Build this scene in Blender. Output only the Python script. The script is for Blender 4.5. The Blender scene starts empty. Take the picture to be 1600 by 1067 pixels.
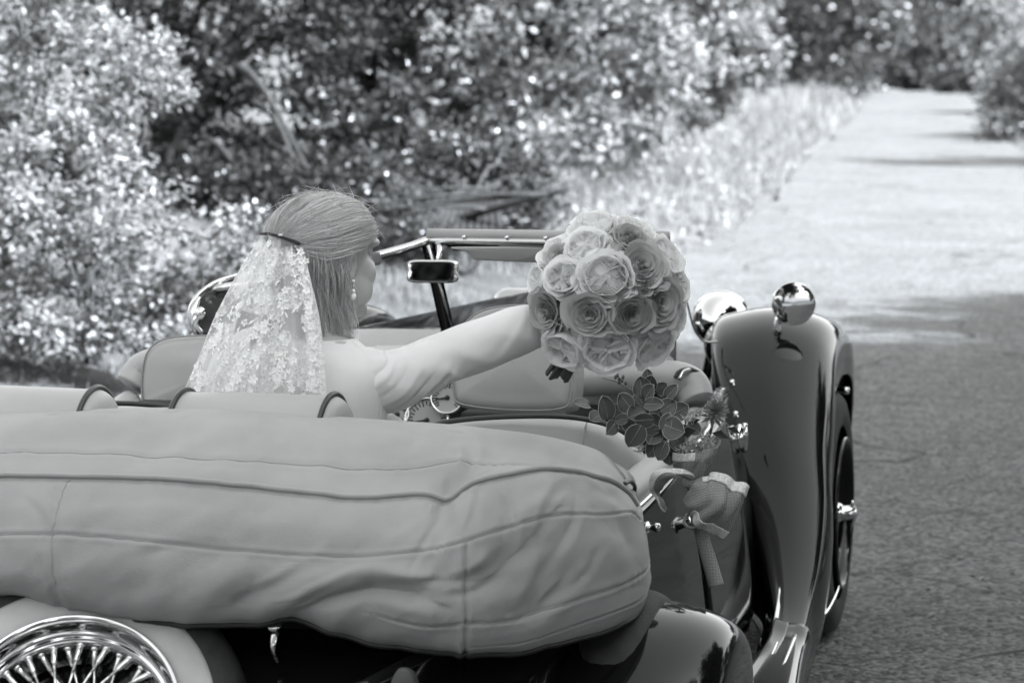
import bpy, bmesh, math, random
import numpy as np
from mathutils import Vector, Matrix

R = math.radians
random.seed(7)
RNG = np.random.default_rng(11)
SC = bpy.context.scene
COL = SC.collection

# ---------------------------------------------------------------- camera
FPX = 4444.4                       # focal length in photo pixels (100 mm on a 36 mm sensor, 1600 px)
PITCH = math.atan((533.5 - 76) / FPX)
YAW = math.atan((1837 - 800) / FPX * math.cos(PITCH))
CAM = np.array([1.73, -6.46, 1.62])
FW = np.array([-math.sin(YAW) * math.cos(PITCH), math.cos(YAW) * math.cos(PITCH), -math.sin(PITCH)])
RT = np.array([math.cos(YAW), math.sin(YAW), 0.0])
UP = np.cross(RT, FW)
cd = bpy.data.cameras.new('camera')
cam = bpy.data.objects.new('camera', cd)
COL.objects.link(cam)
cam.location = CAM
cam.rotation_euler = (math.pi / 2 - PITCH, 0, YAW)
cd.sensor_width = 36
cd.lens = FPX * 36 / 1600
cd.clip_start = 0.1
cd.clip_end = 2000
cd.dof.use_dof = True
cd.dof.focus_distance = 5.65
cd.dof.aperture_fstop = 5.8
cd.dof.aperture_blades = 9
SC.camera = cam

# ---------------------------------------------------------------- sky, sun, exposure
SUN_EL, SUN_AZ = R(43), R(103)      # azimuth clockwise from +Y: the sun stands to the right, a little behind the camera
w = bpy.data.worlds.new('World')
SC.world = w
w.use_nodes = True
nt = w.node_tree
nt.nodes.clear()
sky = nt.nodes.new('ShaderNodeTexSky')
sky.sky_type = 'NISHITA'
sky.sun_disc = False
sky.sun_elevation = SUN_EL
sky.sun_rotation = SUN_AZ
sky.air_density = 1.0
sky.dust_density = 2.0
bw = nt.nodes.new('ShaderNodeRGBToBW')
mx = nt.nodes.new('ShaderNodeVectorMath'); mx.operation = 'SCALE'
mx.inputs[0].default_value = (0.985, 1.0, 1.0)      # the print's cool toning
bg = nt.nodes.new('ShaderNodeBackground')
bg.inputs['Strength'].default_value = 0.15
wo = nt.nodes.new('ShaderNodeOutputWorld')
nt.links.new(sky.outputs[0], bw.inputs[0])
nt.links.new(bw.outputs[0], mx.inputs['Scale'])
nt.links.new(mx.outputs[0], bg.inputs['Color'])
nt.links.new(bg.outputs[0], wo.inputs['Surface'])
sd = bpy.data.lights.new('sun', 'SUN')
sd.energy = 3.3
sd.angle = R(0.55)
sd.color = (0.935, 1.0, 1.075)
sun = bpy.data.objects.new('sun', sd)
COL.objects.link(sun)
SUNV = Vector((math.sin(SUN_AZ) * math.cos(SUN_EL), math.cos(SUN_AZ) * math.cos(SUN_EL), math.sin(SUN_EL)))
sun.rotation_euler = SUNV.to_track_quat('Z', 'Y').to_euler()
sun.location = (20, -10, 30)
SC.view_settings.view_transform = 'Standard'
SC.view_settings.look = 'None'
SC.view_settings.exposure = 2.48
SC.view_settings.gamma = 1
SC.view_settings.use_curve_mapping = False
SC.render.engine = 'CYCLES'
SC.cycles.use_denoising = True
SC.cycles.max_bounces = 10
SC.cycles.transparent_max_bounces = 24
SC.cycles.sample_clamp_indirect = 6

# ---------------------------------------------------------------- helpers
def at(px, py, x=None, y=None, z=None):
    """point of the place seen at photo pixel (px, py), on the plane x=, y= or z="""
    d = FW + RT * ((px - 800) / FPX) + UP * ((533.5 - py) / FPX)
    t = (y - CAM[1]) / d[1] if y is not None else (x - CAM[0]) / d[0] if x is not None else (z - CAM[2]) / d[2]
    return CAM + d * t

def proj(P):
    r = np.asarray(P) - CAM
    zc = r @ FW
    return 800 + FPX * (r @ RT) / zc, 533.5 - FPX * (r @ UP) / zc

BASE = {}
def empty(name, loc, label=None, cat=None, group=None, kind=None):
    o = bpy.data.objects.new(name, None)
    o.empty_display_size = 0.1
    COL.objects.link(o)
    o.location = loc
    BASE[o.name] = np.array(loc, float)
    tag(o, label, cat, group, kind)
    return o

def tag(o, label=None, cat=None, group=None, kind=None):
    if label: o['label'] = label
    if cat: o['category'] = cat
    if group: o['group'] = group
    if kind: o['kind'] = kind
    return o

def mk(name, geo, mat, parent=None, smooth=True, loc=None, **kw):
    """one mesh object from (verts, faces) in world coordinates"""
    V, F = geo
    V = np.asarray(V, float)
    b = np.array(loc, float) if loc is not None else (BASE[parent.name] if parent is not None else np.zeros(3))
    me = bpy.data.meshes.new(name)
    if isinstance(F, np.ndarray):
        n, k = F.shape
        me.vertices.add(len(V)); me.vertices.foreach_set('co', (V - b).ravel())
        me.loops.add(n * k); me.loops.foreach_set('vertex_index', F.ravel().astype(np.int32))
        me.polygons.add(n)
        me.polygons.foreach_set('loop_start', np.arange(0, n * k, k, dtype=np.int32))
        me.polygons.foreach_set('loop_total', np.full(n, k, dtype=np.int32))
        me.update(calc_edges=True)
    else:
        me.from_pydata([tuple(v) for v in (V - b)], [], F)
    me.validate()
    if smooth:
        me.polygons.foreach_set('use_smooth', [True] * len(me.polygons))
    me.materials.append(mat)
    o = bpy.data.objects.new(name, me)
    COL.objects.link(o)
    o.location = b - (BASE[parent.name] if parent is not None else 0)
    o.parent = parent
    BASE[o.name] = b
    tag(o, **kw)
    return o

def dup(src, parent, loc=None, rot=None, scale=None, **kw):
    o = src.copy()
    COL.objects.link(o)
    o.parent = parent
    if loc is not None: o.location = loc
    if rot is not None: o.rotation_euler = rot
    if scale is not None: o.scale = scale
    tag(o, **kw)
    return o

def mir(geo):
    V, F = geo
    V = np.array(V, float) * np.array([-1, 1, 1])
    return V, (F[:, ::-1].copy() if isinstance(F, np.ndarray) else [f[::-1] for f in F])

def join(*gs):
    V, F, n = [], [], 0
    for v, f in gs:
        v = np.asarray(v, float)
        V.append(v)
        F += [tuple(int(i) + n for i in q) for q in f]
        n += len(v)
    return np.concatenate(V), F

def cr(P, n):
    """Catmull-Rom through the points P (m, k), n samples, plus the parameter"""
    P = np.asarray(P, float)
    m = len(P)
    t = np.linspace(0, m - 1, n)
    i = np.clip(t.astype(int), 0, m - 2)
    f = (t - i).reshape((-1,) + (1,) * (P.ndim - 1))
    g = lambda k: P[np.clip(k, 0, m - 1)]
    p0, p1, p2, p3 = g(i - 1), g(i), g(i + 1), g(i + 2)
    p0 = np.where((i == 0).reshape(f.shape), 2 * p1 - p2, p0)
    p3 = np.where((i + 2 > m - 1).reshape(f.shape), 2 * p2 - p1, p3)
    return 0.5 * (2 * p1 + (p2 - p0) * f + (2 * p0 - 5 * p1 + 4 * p2 - p3) * f ** 2 + (3 * p1 - p0 - 3 * p2 + p3) * f ** 3)

def gridfaces(r, c, wrap_c=False, wrap_r=False):
    i = np.arange(r if wrap_r else r - 1)[:, None]
    j = np.arange(c if wrap_c else c - 1)[None, :]
    i2, j2 = (i + 1) % r, (j + 1) % c
    return np.stack([i * c + j + 0 * j2, i * c + j2, i2 * c + j2, i2 * c + j], -1).reshape(-1, 4)

def patch(ctrl, nr, nc):
    """smooth surface through a grid of control points"""
    P = cr(np.asarray(ctrl, float), nr)
    P = cr(P.transpose(1, 0, 2), nc).transpose(1, 0, 2)
    return P

def surf(P, wrap_c=False):
    r, c = P.shape[:2]
    return P.reshape(-1, 3), gridfaces(r, c, wrap_c)

def thick(P, t):
    """closed shell: the surface P (r,c,3) and its copy moved along -normal by t"""
    r, c = P.shape[:2]
    N = normals(P)
    Q = P - N * t
    V = np.concatenate([P.reshape(-1, 3), Q.reshape(-1, 3)])
    f = gridfaces(r, c)
    n = r * c
    F = [tuple(q) for q in f] + [tuple(int(k) + n for k in q[::-1]) for q in f]
    idx = lambda i, j: i * c + j
    ring = [idx(0, j) for j in range(c)] + [idx(i, c - 1) for i in range(1, r)] + [idx(r - 1, j) for j in range(c - 2, -1, -1)] + [idx(i, 0) for i in range(r - 2, 0, -1)]
    for a, b in zip(ring, ring[1:] + ring[:1]):
        F.append((b, a, a + n, b + n))
    return V, F

def normals(P):
    du = np.gradient(P, axis=1); dv = np.gradient(P, axis=0)
    N = np.cross(du, dv)
    return N / (np.linalg.norm(N, axis=-1, keepdims=True) + 1e-12)

def tube(pts, r, n=10, m=None, closed=False, flat=1.0, caps=True):
    """tube along the points (splined to m samples), radius r: number or list along the path"""
    P = np.asarray(pts, float)
    if m and not closed: P = cr(P, m)
    if m and closed:
        k = len(P)
        P = cr(np.concatenate([P[-2:], P, P[:3]]), (k + 4) * 8 + 1)[16:16 + k * 8]
    k = len(P)
    rr = np.full(k, float(r)) if np.isscalar(r) else np.interp(np.linspace(0, 1, k), np.linspace(0, 1, len(r)), r)
    T = np.roll(P, -1, 0) - np.roll(P, 1, 0) if closed else np.gradient(P, axis=0)
    T = T / (np.linalg.norm(T, axis=1, keepdims=True) + 1e-12)
    u = np.cross(T[0], (0, 0, 1.0) if abs(T[0][2]) < 0.9 else (1.0, 0, 0)); u /= np.linalg.norm(u)
    rows = []
    a = np.linspace(0, 2 * math.pi, n, endpoint=False)
    for i in range(k):
        u = u - T[i] * (u @ T[i]); u /= np.linalg.norm(u) + 1e-12
        v = np.cross(T[i], u)
        rows.append(P[i] + rr[i] * (np.cos(a)[:, None] * u + flat * np.sin(a)[:, None] * v))
    V = np.concatenate(rows)
    F = [tuple(q) for q in gridfaces(k, n, True, closed)]
    if not closed and caps:
        F.append(tuple(range(n))[::-1]); F.append(tuple((k - 1) * n + i for i in range(n)))
    return V, F

def frame(d, up=(0, 0, 1)):
    d = np.asarray(d, float); d = d / np.linalg.norm(d)
    u = np.cross(up, d)
    if np.linalg.norm(u) < 1e-6: u = np.cross((1, 0, 0), d)
    u /= np.linalg.norm(u)
    return u, np.cross(d, u), d

def lathe(prof, o, d=(0, 0, 1), n=48, a0=0, a1=2 * math.pi, closed=False):
    """profile [(radius, along axis)] turned round the axis d through o"""
    u, v, dd = frame(d)
    full = abs(a1 - a0 - 2 * math.pi) < 1e-6
    a = np.linspace(a0, a1, n, endpoint=not full)
    rows = [np.asarray(o) + dd * h + r * (np.cos(a)[:, None] * u + np.sin(a)[:, None] * v) for r, h in prof]
    return np.concatenate(rows), [tuple(q) for q in gridfaces(len(prof), len(a), full, closed)]

def ell(c, r, n=24, m=14, e=1.0, M=None):
    """ellipsoid / superellipsoid, e<1 boxier"""
    th = np.linspace(-math.pi / 2, math.pi / 2, m); ph = np.linspace(-math.pi, math.pi, n, endpoint=False)
    p = lambda s: np.sign(s) * np.abs(s) ** e
    X = p(np.cos(th))[:, None] * p(np.cos(ph))[None]; Y = p(np.cos(th))[:, None] * p(np.sin(ph))[None]
    Z = p(np.sin(th))[:, None] + 0 * ph[None]
    P = np.stack([X * r[0], Y * r[1], Z * r[2]], -1)
    if M is not None: P = P @ np.asarray(M).T
    return (P + np.asarray(c)).reshape(-1, 3), [tuple(q) for q in gridfaces(m, n, True)]

def box(c, h, M=None, bev=0.0, seg=2):
    bm = bmesh.new()
    bmesh.ops.create_cube(bm, size=2)
    for v in bm.verts: v.co = Vector((v.co.x * h[0], v.co.y * h[1], v.co.z * h[2]))
    if bev: bmesh.ops.bevel(bm, geom=bm.edges[:], offset=bev, segments=seg, affect='EDGES', profile=0.5)
    bm.verts.ensure_lookup_table()
    V = np.array([v.co[:] for v in bm.verts]); F = [tuple(v.index for v in f.verts) for f in bm.faces]
    bm.free()
    if M is not None: V = V @ np.asarray(M).T
    return V + np.asarray(c), F

def pillow(out, o, ax, az, ay, d, r=0.03, bulge=0.02, nin=5, nr=6):
    """padded slab: closed 2-D outline (x, z) with axes ax, az, thick from 0 to d along ay, edges rounded by r"""
    O = np.asarray(out, float)
    k = len(O)
    O = cr(np.concatenate([O[-2:], O, O[:3]]), (k + 4) * 6 + 1)[12:12 + k * 6]
    c = O.mean(0)
    T = np.roll(O, -1, 0) - np.roll(O, 1, 0); T /= np.linalg.norm(T, axis=1, keepdims=True)
    N = np.stack([T[:, 1], -T[:, 0]], 1)
    if ((O - c) * N).sum() < 0: N = -N
    rings = []
    ext = np.abs(O - c).max(0)
    inner = c + (O - c) * (1 - r / ext)
    N = (O - inner) / r
    for i in range(nin):
        s = (i + 0.02) / nin
        rings.append((c + (inner - c) * s, -bulge * (1 - s * s)))
    for i in range(nr + 1):
        a = i / nr * math.pi / 2
        rings.append((inner + N * r * math.sin(a), r * (1 - math.cos(a))))
    for i in range(nr + 1):
        a = (1 - i / nr) * math.pi / 2
        rings.append((inner + N * r * math.sin(a), d - r * (1 - math.cos(a))))
    for i in range(nin - 1, -1, -1):
        s = (i + 0.02) / nin
        rings.append((c + (inner - c) * s, d + bulge * (1 - s * s)))
    ax, az, ay, o = map(lambda q: np.asarray(q, float), (ax, az, ay, o))
    V = np.concatenate([o + q[:, :1] * ax + q[:, 1:] * az + h * ay for q, h in rings])
    n = len(O)
    F = [tuple(q) for q in gridfaces(len(rings), n, True)]
    F.append(tuple(range(n))[::-1]); F.append(tuple((len(rings) - 1) * n + i for i in range(n)))
    return V, F

# ---------------------------------------------------------------- materials (a black and white print: greys with its cool toning)
def g(v, a=1.0): return (v * 0.995, v, v, a)

def M(name, base, rough=0.6, metal=0.0, spec=0.5, coat=0.0, var=0.0, vscale=8.0, bump=0.0, bscale=60.0, sheen=0.0, trans=0.0, bdist=0.004):
    m = bpy.data.materials.new(name)
    m.use_nodes = True
    n = m.node_tree.nodes; l = m.node_tree.links
    b = n['Principled BSDF']
    b.inputs['Base Color'].default_value = g(base)
    b.inputs['Roughness'].default_value = rough
    b.inputs['Metallic'].default_value = metal
    b.inputs['Specular IOR Level'].default_value = spec
    b.inputs['Coat Weight'].default_value = coat
    b.inputs['Coat Roughness'].default_value = 0.03
    b.inputs['Sheen Weight'].default_value = sheen
    tc = n.new('ShaderNodeTexCoord')
    if var:
        nz = n.new('ShaderNodeTexNoise'); nz.inputs['Scale'].default_value = vscale; nz.inputs['Detail'].default_value = 6
        rp = n.new('ShaderNodeValToRGB')
        rp.color_ramp.elements[0].position = 0.3; rp.color_ramp.elements[1].position = 0.7
        rp.color_ramp.elements[0].color = g(base * (1 - var)); rp.color_ramp.elements[1].color = g(min(1, base * (1 + var)))
        l.new(tc.outputs['Object'], nz.inputs['Vector']); l.new(nz.outputs['Fac'], rp.inputs['Fac']); l.new(rp.outputs[0], b.inputs['Base Color'])
    if bump:
        n2 = n.new('ShaderNodeTexNoise'); n2.inputs['Scale'].default_value = bscale; n2.inputs['Detail'].default_value = 4
        bp = n.new('ShaderNodeBump'); bp.inputs['Strength'].default_value = bump; bp.inputs['Distance'].default_value = bdist
        l.new(tc.outputs['Object'], n2.inputs['Vector']); l.new(n2.outputs['Fac'], bp.inputs['Height']); l.new(bp.outputs[0], b.inputs['Normal'])
    if trans:
        t = n.new('ShaderNodeBsdfTranslucent'); t.inputs['Color'].default_value = g(base)
        ms = n.new('ShaderNodeMixShader'); ms.inputs[0].default_value = trans
        l.new(b.outputs[0], ms.inputs[1]); l.new(t.outputs[0], ms.inputs[2]); l.new(ms.outputs[0], n['Material Output'].inputs['Surface'])
    return m

def leafmat(name, lo, hi, trans=0.35, rough=0.5, spec=0.4):
    m = M(name, (lo + hi) / 2, rough, spec=spec, trans=trans)
    n = m.node_tree.nodes; l = m.node_tree.links
    ge = n.new('ShaderNodeNewGeometry'); rp = n.new('ShaderNodeValToRGB')
    rp.color_ramp.elements[0].color = g(lo); rp.color_ramp.elements[1].color = g(hi)
    l.new(ge.outputs['Random Per Island'], rp.inputs['Fac'])
    l.new(rp.outputs[0], n['Principled BSDF'].inputs['Base Color'])
    l.new(rp.outputs[0], n['Translucent BSDF'].inputs['Color'])
    return m

PAINT = M('dark_paint', 0.005, 0.06, spec=0.34, bump=0.03, bscale=9)
INNER = M('dark_underside', 0.012, 0.8, bump=0.3)
CHROME = M('chrome', 0.72, 0.07, metal=1.0, bump=0.02, bscale=20)
STEEL = M('polished_alloy', 0.6, 0.22, metal=1.0)
BLACK = M('black_rubber', 0.015, 0.6)
TYRE = M('tyre_rubber', 0.022, 0.75, bump=0.3, bscale=120, var=0.3, vscale=30)
WWALL = M('whitewall_rubber', 0.42, 0.6, var=0.1, vscale=14, bump=0.15, bscale=90)
LEATHER = M('cream_leather', 0.34, 0.42, spec=0.4, var=0.06, vscale=7, bump=0.22, bscale=420, bdist=0.0015)
CANVAS = M('cream_vinyl_cloth', 0.295, 0.68, spec=0.22, var=0.10, vscale=6, bump=0.5, bscale=420, bdist=0.0014, sheen=0.1)
PIPING = M('dark_piping', 0.02, 0.4)
THREAD = M('seam_thread', 0.25, 0.8)
CARPET = M('dark_carpet', 0.02, 0.95, bump=0.6, bscale=300)
GLASS = M('smoked_perspex', 0.25, 0.05, spec=0.5)
MIRROR = M('mirror_glass', 0.8, 0.015, metal=1.0)
# ================================================================ ground, road
def asphalt():
    m = M('asphalt', 0.06, 0.9, spec=0.25)
    n = m.node_tree.nodes; l = m.node_tree.links
    b = n['Principled BSDF']
    tc = n.new('ShaderNodeTexCoord')
    def noise(sc, det=5):
        q = n.new('ShaderNodeTexNoise'); q.inputs['Scale'].default_value = sc; q.inputs['Detail'].default_value = det
        l.new(tc.outputs['Object'], q.inputs['Vector']); return q
    def math_(op, a, b_):
        q = n.new('ShaderNodeMath'); q.operation = op
        for k, v in enumerate((a, b_)):
            if isinstance(v, (int, float)): q.inputs[k].default_value = v
            else: l.new(v, q.inputs[k])
        return q.outputs[0]
    def ramp(src, p0, c0, p1, c1):
        q = n.new('ShaderNodeValToRGB'); e = q.color_ramp.elements
        e[0].position, e[1].position = p0, p1; e[0].color, e[1].color = c0, c1
        l.new(src, q.inputs['Fac']); return q.outputs[0]
    vo = n.new('ShaderNodeTexVoronoi'); vo.inputs['Scale'].default_value = 62
    l.new(tc.outputs['Object'], vo.inputs['Vector'])
    stones = ramp(vo.outputs['Color'], 0.1, g(0.045), 0.9, g(0.21))
    patch_ = ramp(noise(0.9, 4).outputs['Fac'], 0.3, g(0.88), 0.7, g(1.1))
    mul = n.new('ShaderNodeMixRGB'); mul.blend_type = 'MULTIPLY'; mul.inputs[0].default_value = 1
    l.new(stones, mul.inputs[1]); l.new(patch_, mul.inputs[2])
    patch2 = ramp(noise(7, 3).outputs['Fac'], 0.32, g(0.86), 0.68, g(1.12))
    mul2 = n.new('ShaderNodeMixRGB'); mul2.blend_type = 'MULTIPLY'; mul2.inputs[0].default_value = 1
    l.new(mul.outputs[0], mul2.inputs[1]); l.new(patch2, mul2.inputs[2]); mul = mul2
    # cracks: edges of warped cells, broken up by a noise mask
    nz = noise(1.8, 4)
    wv = n.new('ShaderNodeMixRGB'); wv.blend_type = 'LINEAR_LIGHT'; wv.inputs[0].default_value = 0.28
    l.new(tc.outputs['Object'], wv.inputs[1]); l.new(nz.outputs['Color'], wv.inputs[2])
    vc = n.new('ShaderNodeTexVoronoi'); vc.feature = 'DISTANCE_TO_EDGE'; vc.inputs['Scale'].default_value = 0.75
    l.new(wv.outputs[0], vc.inputs['Vector'])
    ck = ramp(vc.outputs['Distance'], 0.004, (1, 1, 1, 1), 0.011, (0, 0, 0, 1))
    msk = ramp(noise(0.6, 2).outputs['Fac'], 0.42, (0, 0, 0, 1), 0.52, (1, 1, 1, 1))
    crack = math_('MULTIPLY', ck, msk)
    dk = n.new('ShaderNodeMixRGB'); dk.blend_type = 'MIX'; dk.inputs[2].default_value = g(0.03)
    l.new(math_('MULTIPLY', crack, 0.85), dk.inputs[0]); l.new(mul.outputs[0], dk.inputs[1])
    l.new(dk.outputs[0], b.inputs['Base Color'])
    hgt = math_('SUBTRACT', math_('MULTIPLY', vo.outputs['Distance'], -1.0), math_('MULTIPLY', crack, 1.2))
    bp = n.new('ShaderNodeBump'); bp.inputs['Strength'].default_value = 0.9; bp.inputs['Distance'].default_value = 0.012
    l.new(hgt, bp.inputs['Height']); l.new(bp.outputs[0], b.inputs['Normal'])
    return m

LE = np.array([(-2.7, -40), (-2.6, -10), (-2.5, 5), (-2.25, 12)] + [tuple(at(px, py, z=0)[:2]) for px, py in ((1090, 392), (1200, 310), (1290, 220), (1345, 168))] + [(-9.2, 92), (-6, 108), (6, 118), (30, 124)])
RE = np.array([(3.6, -40), (3.5, -10), (3.3, 5), (2.7, 12), (1.45, 20), (0.35, 28), (-0.55, 38.4), (-1.9, 54), (-3.7, 76), (-3.0, 88), (8, 104), (30, 110)])
LE = cr(LE, 160); RE = cr(RE, 160)
jit = np.convolve(RNG.normal(0, 0.12, 164), np.ones(3) / 3, 'same')[2:162]
ROAD = np.stack([np.concatenate([(LE + (RE - LE) * t) + (np.stack([jit, 0 * jit], 1) if t == 0 else 0), np.full((160, 1), 0.0)], 1) for t in np.linspace(0, 1, 9)], 1)
mk('road', (ROAD.reshape(-1, 3), gridfaces(160, 9)), asphalt(), kind='structure')

def bank(d, y):
    """height of the ground d metres beside the left edge of the road"""
    h = -0.05 + 0.12 * np.clip(d / 0.5, 0, 1) + 0.17 * np.clip(d - 0.4, 0, 6) + 0.35 * np.clip(d - 6.4, 0, 40)
    return h
def rbank(d, y):
    return -0.05 + 0.1 * np.clip(d / 0.6, 0, 1) + 0.06 * np.clip(d - 0.6, 0, 60)
dl = np.array([70, 45, 28, 18, 12, 9, 7, 5.5, 4.2, 3.2, 2.4, 1.7, 1.2, .8, .5, .3, .1, -.15])
dr = np.array([-.15, .1, .3, .6, 1, 1.6, 2.5, 4, 6, 9, 14, 22, 35, 60])
T = []
for i in range(160):
    tl = LE[min(i + 1, 159)] - LE[max(i - 1, 0)]; tl /= np.linalg.norm(tl); nl = np.array([-tl[1], tl[0]])
    if i > 118: nl = np.array([-1.0, 0.15]); nl /= np.linalg.norm(nl)
    row = []
    for d in dl:
        p = LE[i] + nl * d * (1 if i < 118 else 1); y = p[1]
        row.append((p[0], p[1], bank(d, y) if d > 0 else -0.05))
    for d in dr:
        row.append((RE[i][0] + d, RE[i][1], rbank(d, 0) if d > 0 else -0.05))
    T.append(row)
T = np.array(T, float)
T[1:-1, :, 2] += RNG.normal(0, 0.02, T[1:-1, :, 2].shape) * (np.arange(T.shape[1]) < 14)
EARTH = M('dry_earth', 0.085, 0.95, var=0.35, vscale=3, bump=0.8, bscale=25, bdist=0.03)
mk('ground', (T.reshape(-1, 3), gridfaces(*T.shape[:2])), EARTH, kind='structure')
# hillside that closes the view beyond the bend
hx = np.linspace(-90, 110, 41); hy = np.linspace(0, 1, 16)
HP = np.stack([np.stack([hx + 0 * s, 112 + 90 * s + 0 * hx, -0.6 + 26 * s ** 1.1 + 1.0 * np.sin(hx * .13 + s * 5) * s], -1) for s in hy])
mk('hillside', surf(HP), M('hill_scrub', 0.12, 0.95, var=0.5, vscale=0.35, bump=0.8, bscale=2, bdist=0.3), kind='structure')
FL = np.array([(-900, -600, -0.9), (900, -600, -0.9), (900, 1200, -0.9), (-900, 1200, -0.9)], float)
mk('terrain', (FL, [(0, 1, 2, 3)]), EARTH, smooth=False, kind='structure')

# ================================================================ grass
def leaf_mesh(P, D, N, L, W):
    n = len(P)
    S = np.cross(D, N); S /= np.linalg.norm(S, axis=1, keepdims=True) + 1e-9
    L = L[:, None]; W = W[:, None]
    fold = N * W * 0.22
    V = np.stack([P, P + D * L * .45 + S * W * .5 + fold, P + D * L, P + D * L * .45 - S * W * .5 + fold], 1).reshape(-1, 3)
    k = np.arange(n)[:, None] * 4
    return V, np.concatenate([k + [0, 1, 2], k + [0, 2, 3]])

def unit(v): return v / (np.linalg.norm(v, axis=-1, keepdims=True) + 1e-9)

def blades(P, H, W, lean=0.6):
    n = len(P)
    a = RNG.uniform(0, 2 * np.pi, n); d = np.stack([np.cos(a), np.sin(a), 0 * a], 1)
    q = np.stack([-np.sin(a), np.cos(a), 0 * a], 1) * (W[:, None] / 2)
    ln = RNG.normal(0, lean, n)[:, None] * d
    up = np.array([0, 0, 1.0])
    m = P + (up * 0.55 + ln * 0.3) * H[:, None]; t = P + (up + ln) * H[:, None]
    V = np.stack([P - q, P + q, m + q * .8, m - q * .8, t], 1).reshape(-1, 3)
    k = np.arange(n)[:, None] * 5
    F = np.concatenate([k + [0, 1, 2], k + [0, 2, 3], k + [3, 2, 4]])
    return V, F
def verge(n, edge, side, y0, y1, d0, d1, h0, h1, w0, pw=1.0):
    i = RNG.integers(0, 159, n); 
    yy = y0 + (y1 - y0) * RNG.random(n) ** pw
    ex = np.interp(yy, edge[:110, 1], edge[:110, 0])
    d = d0 + (d1 - d0) * RNG.random(n) ** 0.8
    clump = 0.6 + 0.4 * np.sin(yy * 1.9 + d * 2.3) * np.sin(yy * .7 - d)
    H = RNG.uniform(h0, h1, n) * np.clip(0.3 + d / 1.2, 0.35, 1) * clump
    z = bank(d, yy) if side < 0 else rbank(d, yy)
    P = np.stack([ex + side * d, yy, z - 0.02], 1)
    dist = np.hypot(P[:, 0] - 1.7, yy + 6.5)
    return blades(P, H, w0 * np.clip(dist / 25, 0.6, 3))
STRAW = leafmat('dry_grass', 0.14, 0.38, trans=0.3, rough=0.7, spec=0.2)
gV = [verge(11000, LE, -1, 15, 27, 0.0, 2.6, 0.12, 0.5, 0.009), verge(21000, LE, -1, 22, 44, 0.0, 2.8, 0.2, 0.8, 0.010), verge(7000, LE, -1, 8, 17, 0.0, 2.0, 0.10, 0.36, 0.012), verge(20000, LE, -1, 30, 100, 0.0, 4.5, 0.4, 1.0, 0.012)]
off = np.cumsum([0] + [len(v) for v, f in gV])
V = np.concatenate([v for v, f in gV]); F = np.concatenate([f + o for (v, f), o in zip(gV, off)])
mk('tall_grass', (V, F), STRAW, smooth=False, kind='stuff', label='tall dry pale grass on the sunlit verge left of the road')
rw = np.random.default_rng(4)
n_ = 9000; yy = rw.uniform(12, 45, n_); dd = rw.uniform(0, 2.8, n_) ; cl = np.round(yy * 1.3) * 7 + np.round(dd * 1.6)
keep = np.sin(cl * 12.9898) > -.1
yy, dd = yy[keep], dd[keep]
Pw = np.stack([np.interp(yy, LE[:110, 1], LE[:110, 0]) - dd, yy, bank(dd, yy) + rw.uniform(.03, .42, len(yy)) * np.clip(dd + .3, 0, 1)], 1)
mk('weeds', leaf_mesh(Pw, unit(rw.normal(size=Pw.shape) + [0, 0, .4]), unit(rw.normal(0, .5, Pw.shape) + [.3, 0, 1]), rw.uniform(.04, .1, len(yy)), rw.uniform(.025, .06, len(yy))), leafmat('weed_leaves', .10, .36, trans=.3), smooth=False, kind='stuff', label='low leafy weeds among the dry grass on the left verge')
v2 = verge(9000, RE, 1, 30, 100, 0.0, 4, 0.3, 0.8, 0.014)
mk('verge_grass', v2, STRAW, smooth=False, kind='stuff', label='dry grass along the far right edge of the road')
v3 = verge(20000, LE, -1, -14, 9, 0.05, 5, 0.08, 0.34, 0.012)
mk('short_grass', v3, leafmat('green_grass', 0.06, 0.16), smooth=False, kind='stuff', label='short grass below the bushes left of the car')

# ================================================================ trees and shrubs
def crown_geo(C, rad, per, L, W, rng, upb=0.5):
    k = len(C)
    c = np.repeat(C, per, 0); r = np.repeat(rad, per)[:, None]
    off = unit(rng.normal(size=(k * per, 3))) * (rng.random((k * per, 1)) ** 0.6) * [1, 1, .75]
    P = c + off * r
    D = unit(off + rng.normal(0, .6, (k * per, 3)) + [0, 0, -.1])
    N = unit(rng.normal(0, .45, (k * per, 3)) + [0, 0, upb] + off * .8)
    s = rng.uniform(.65, 1.25, k * per)
    return leaf_mesh(P, D, N, L * s, W * s)

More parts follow.
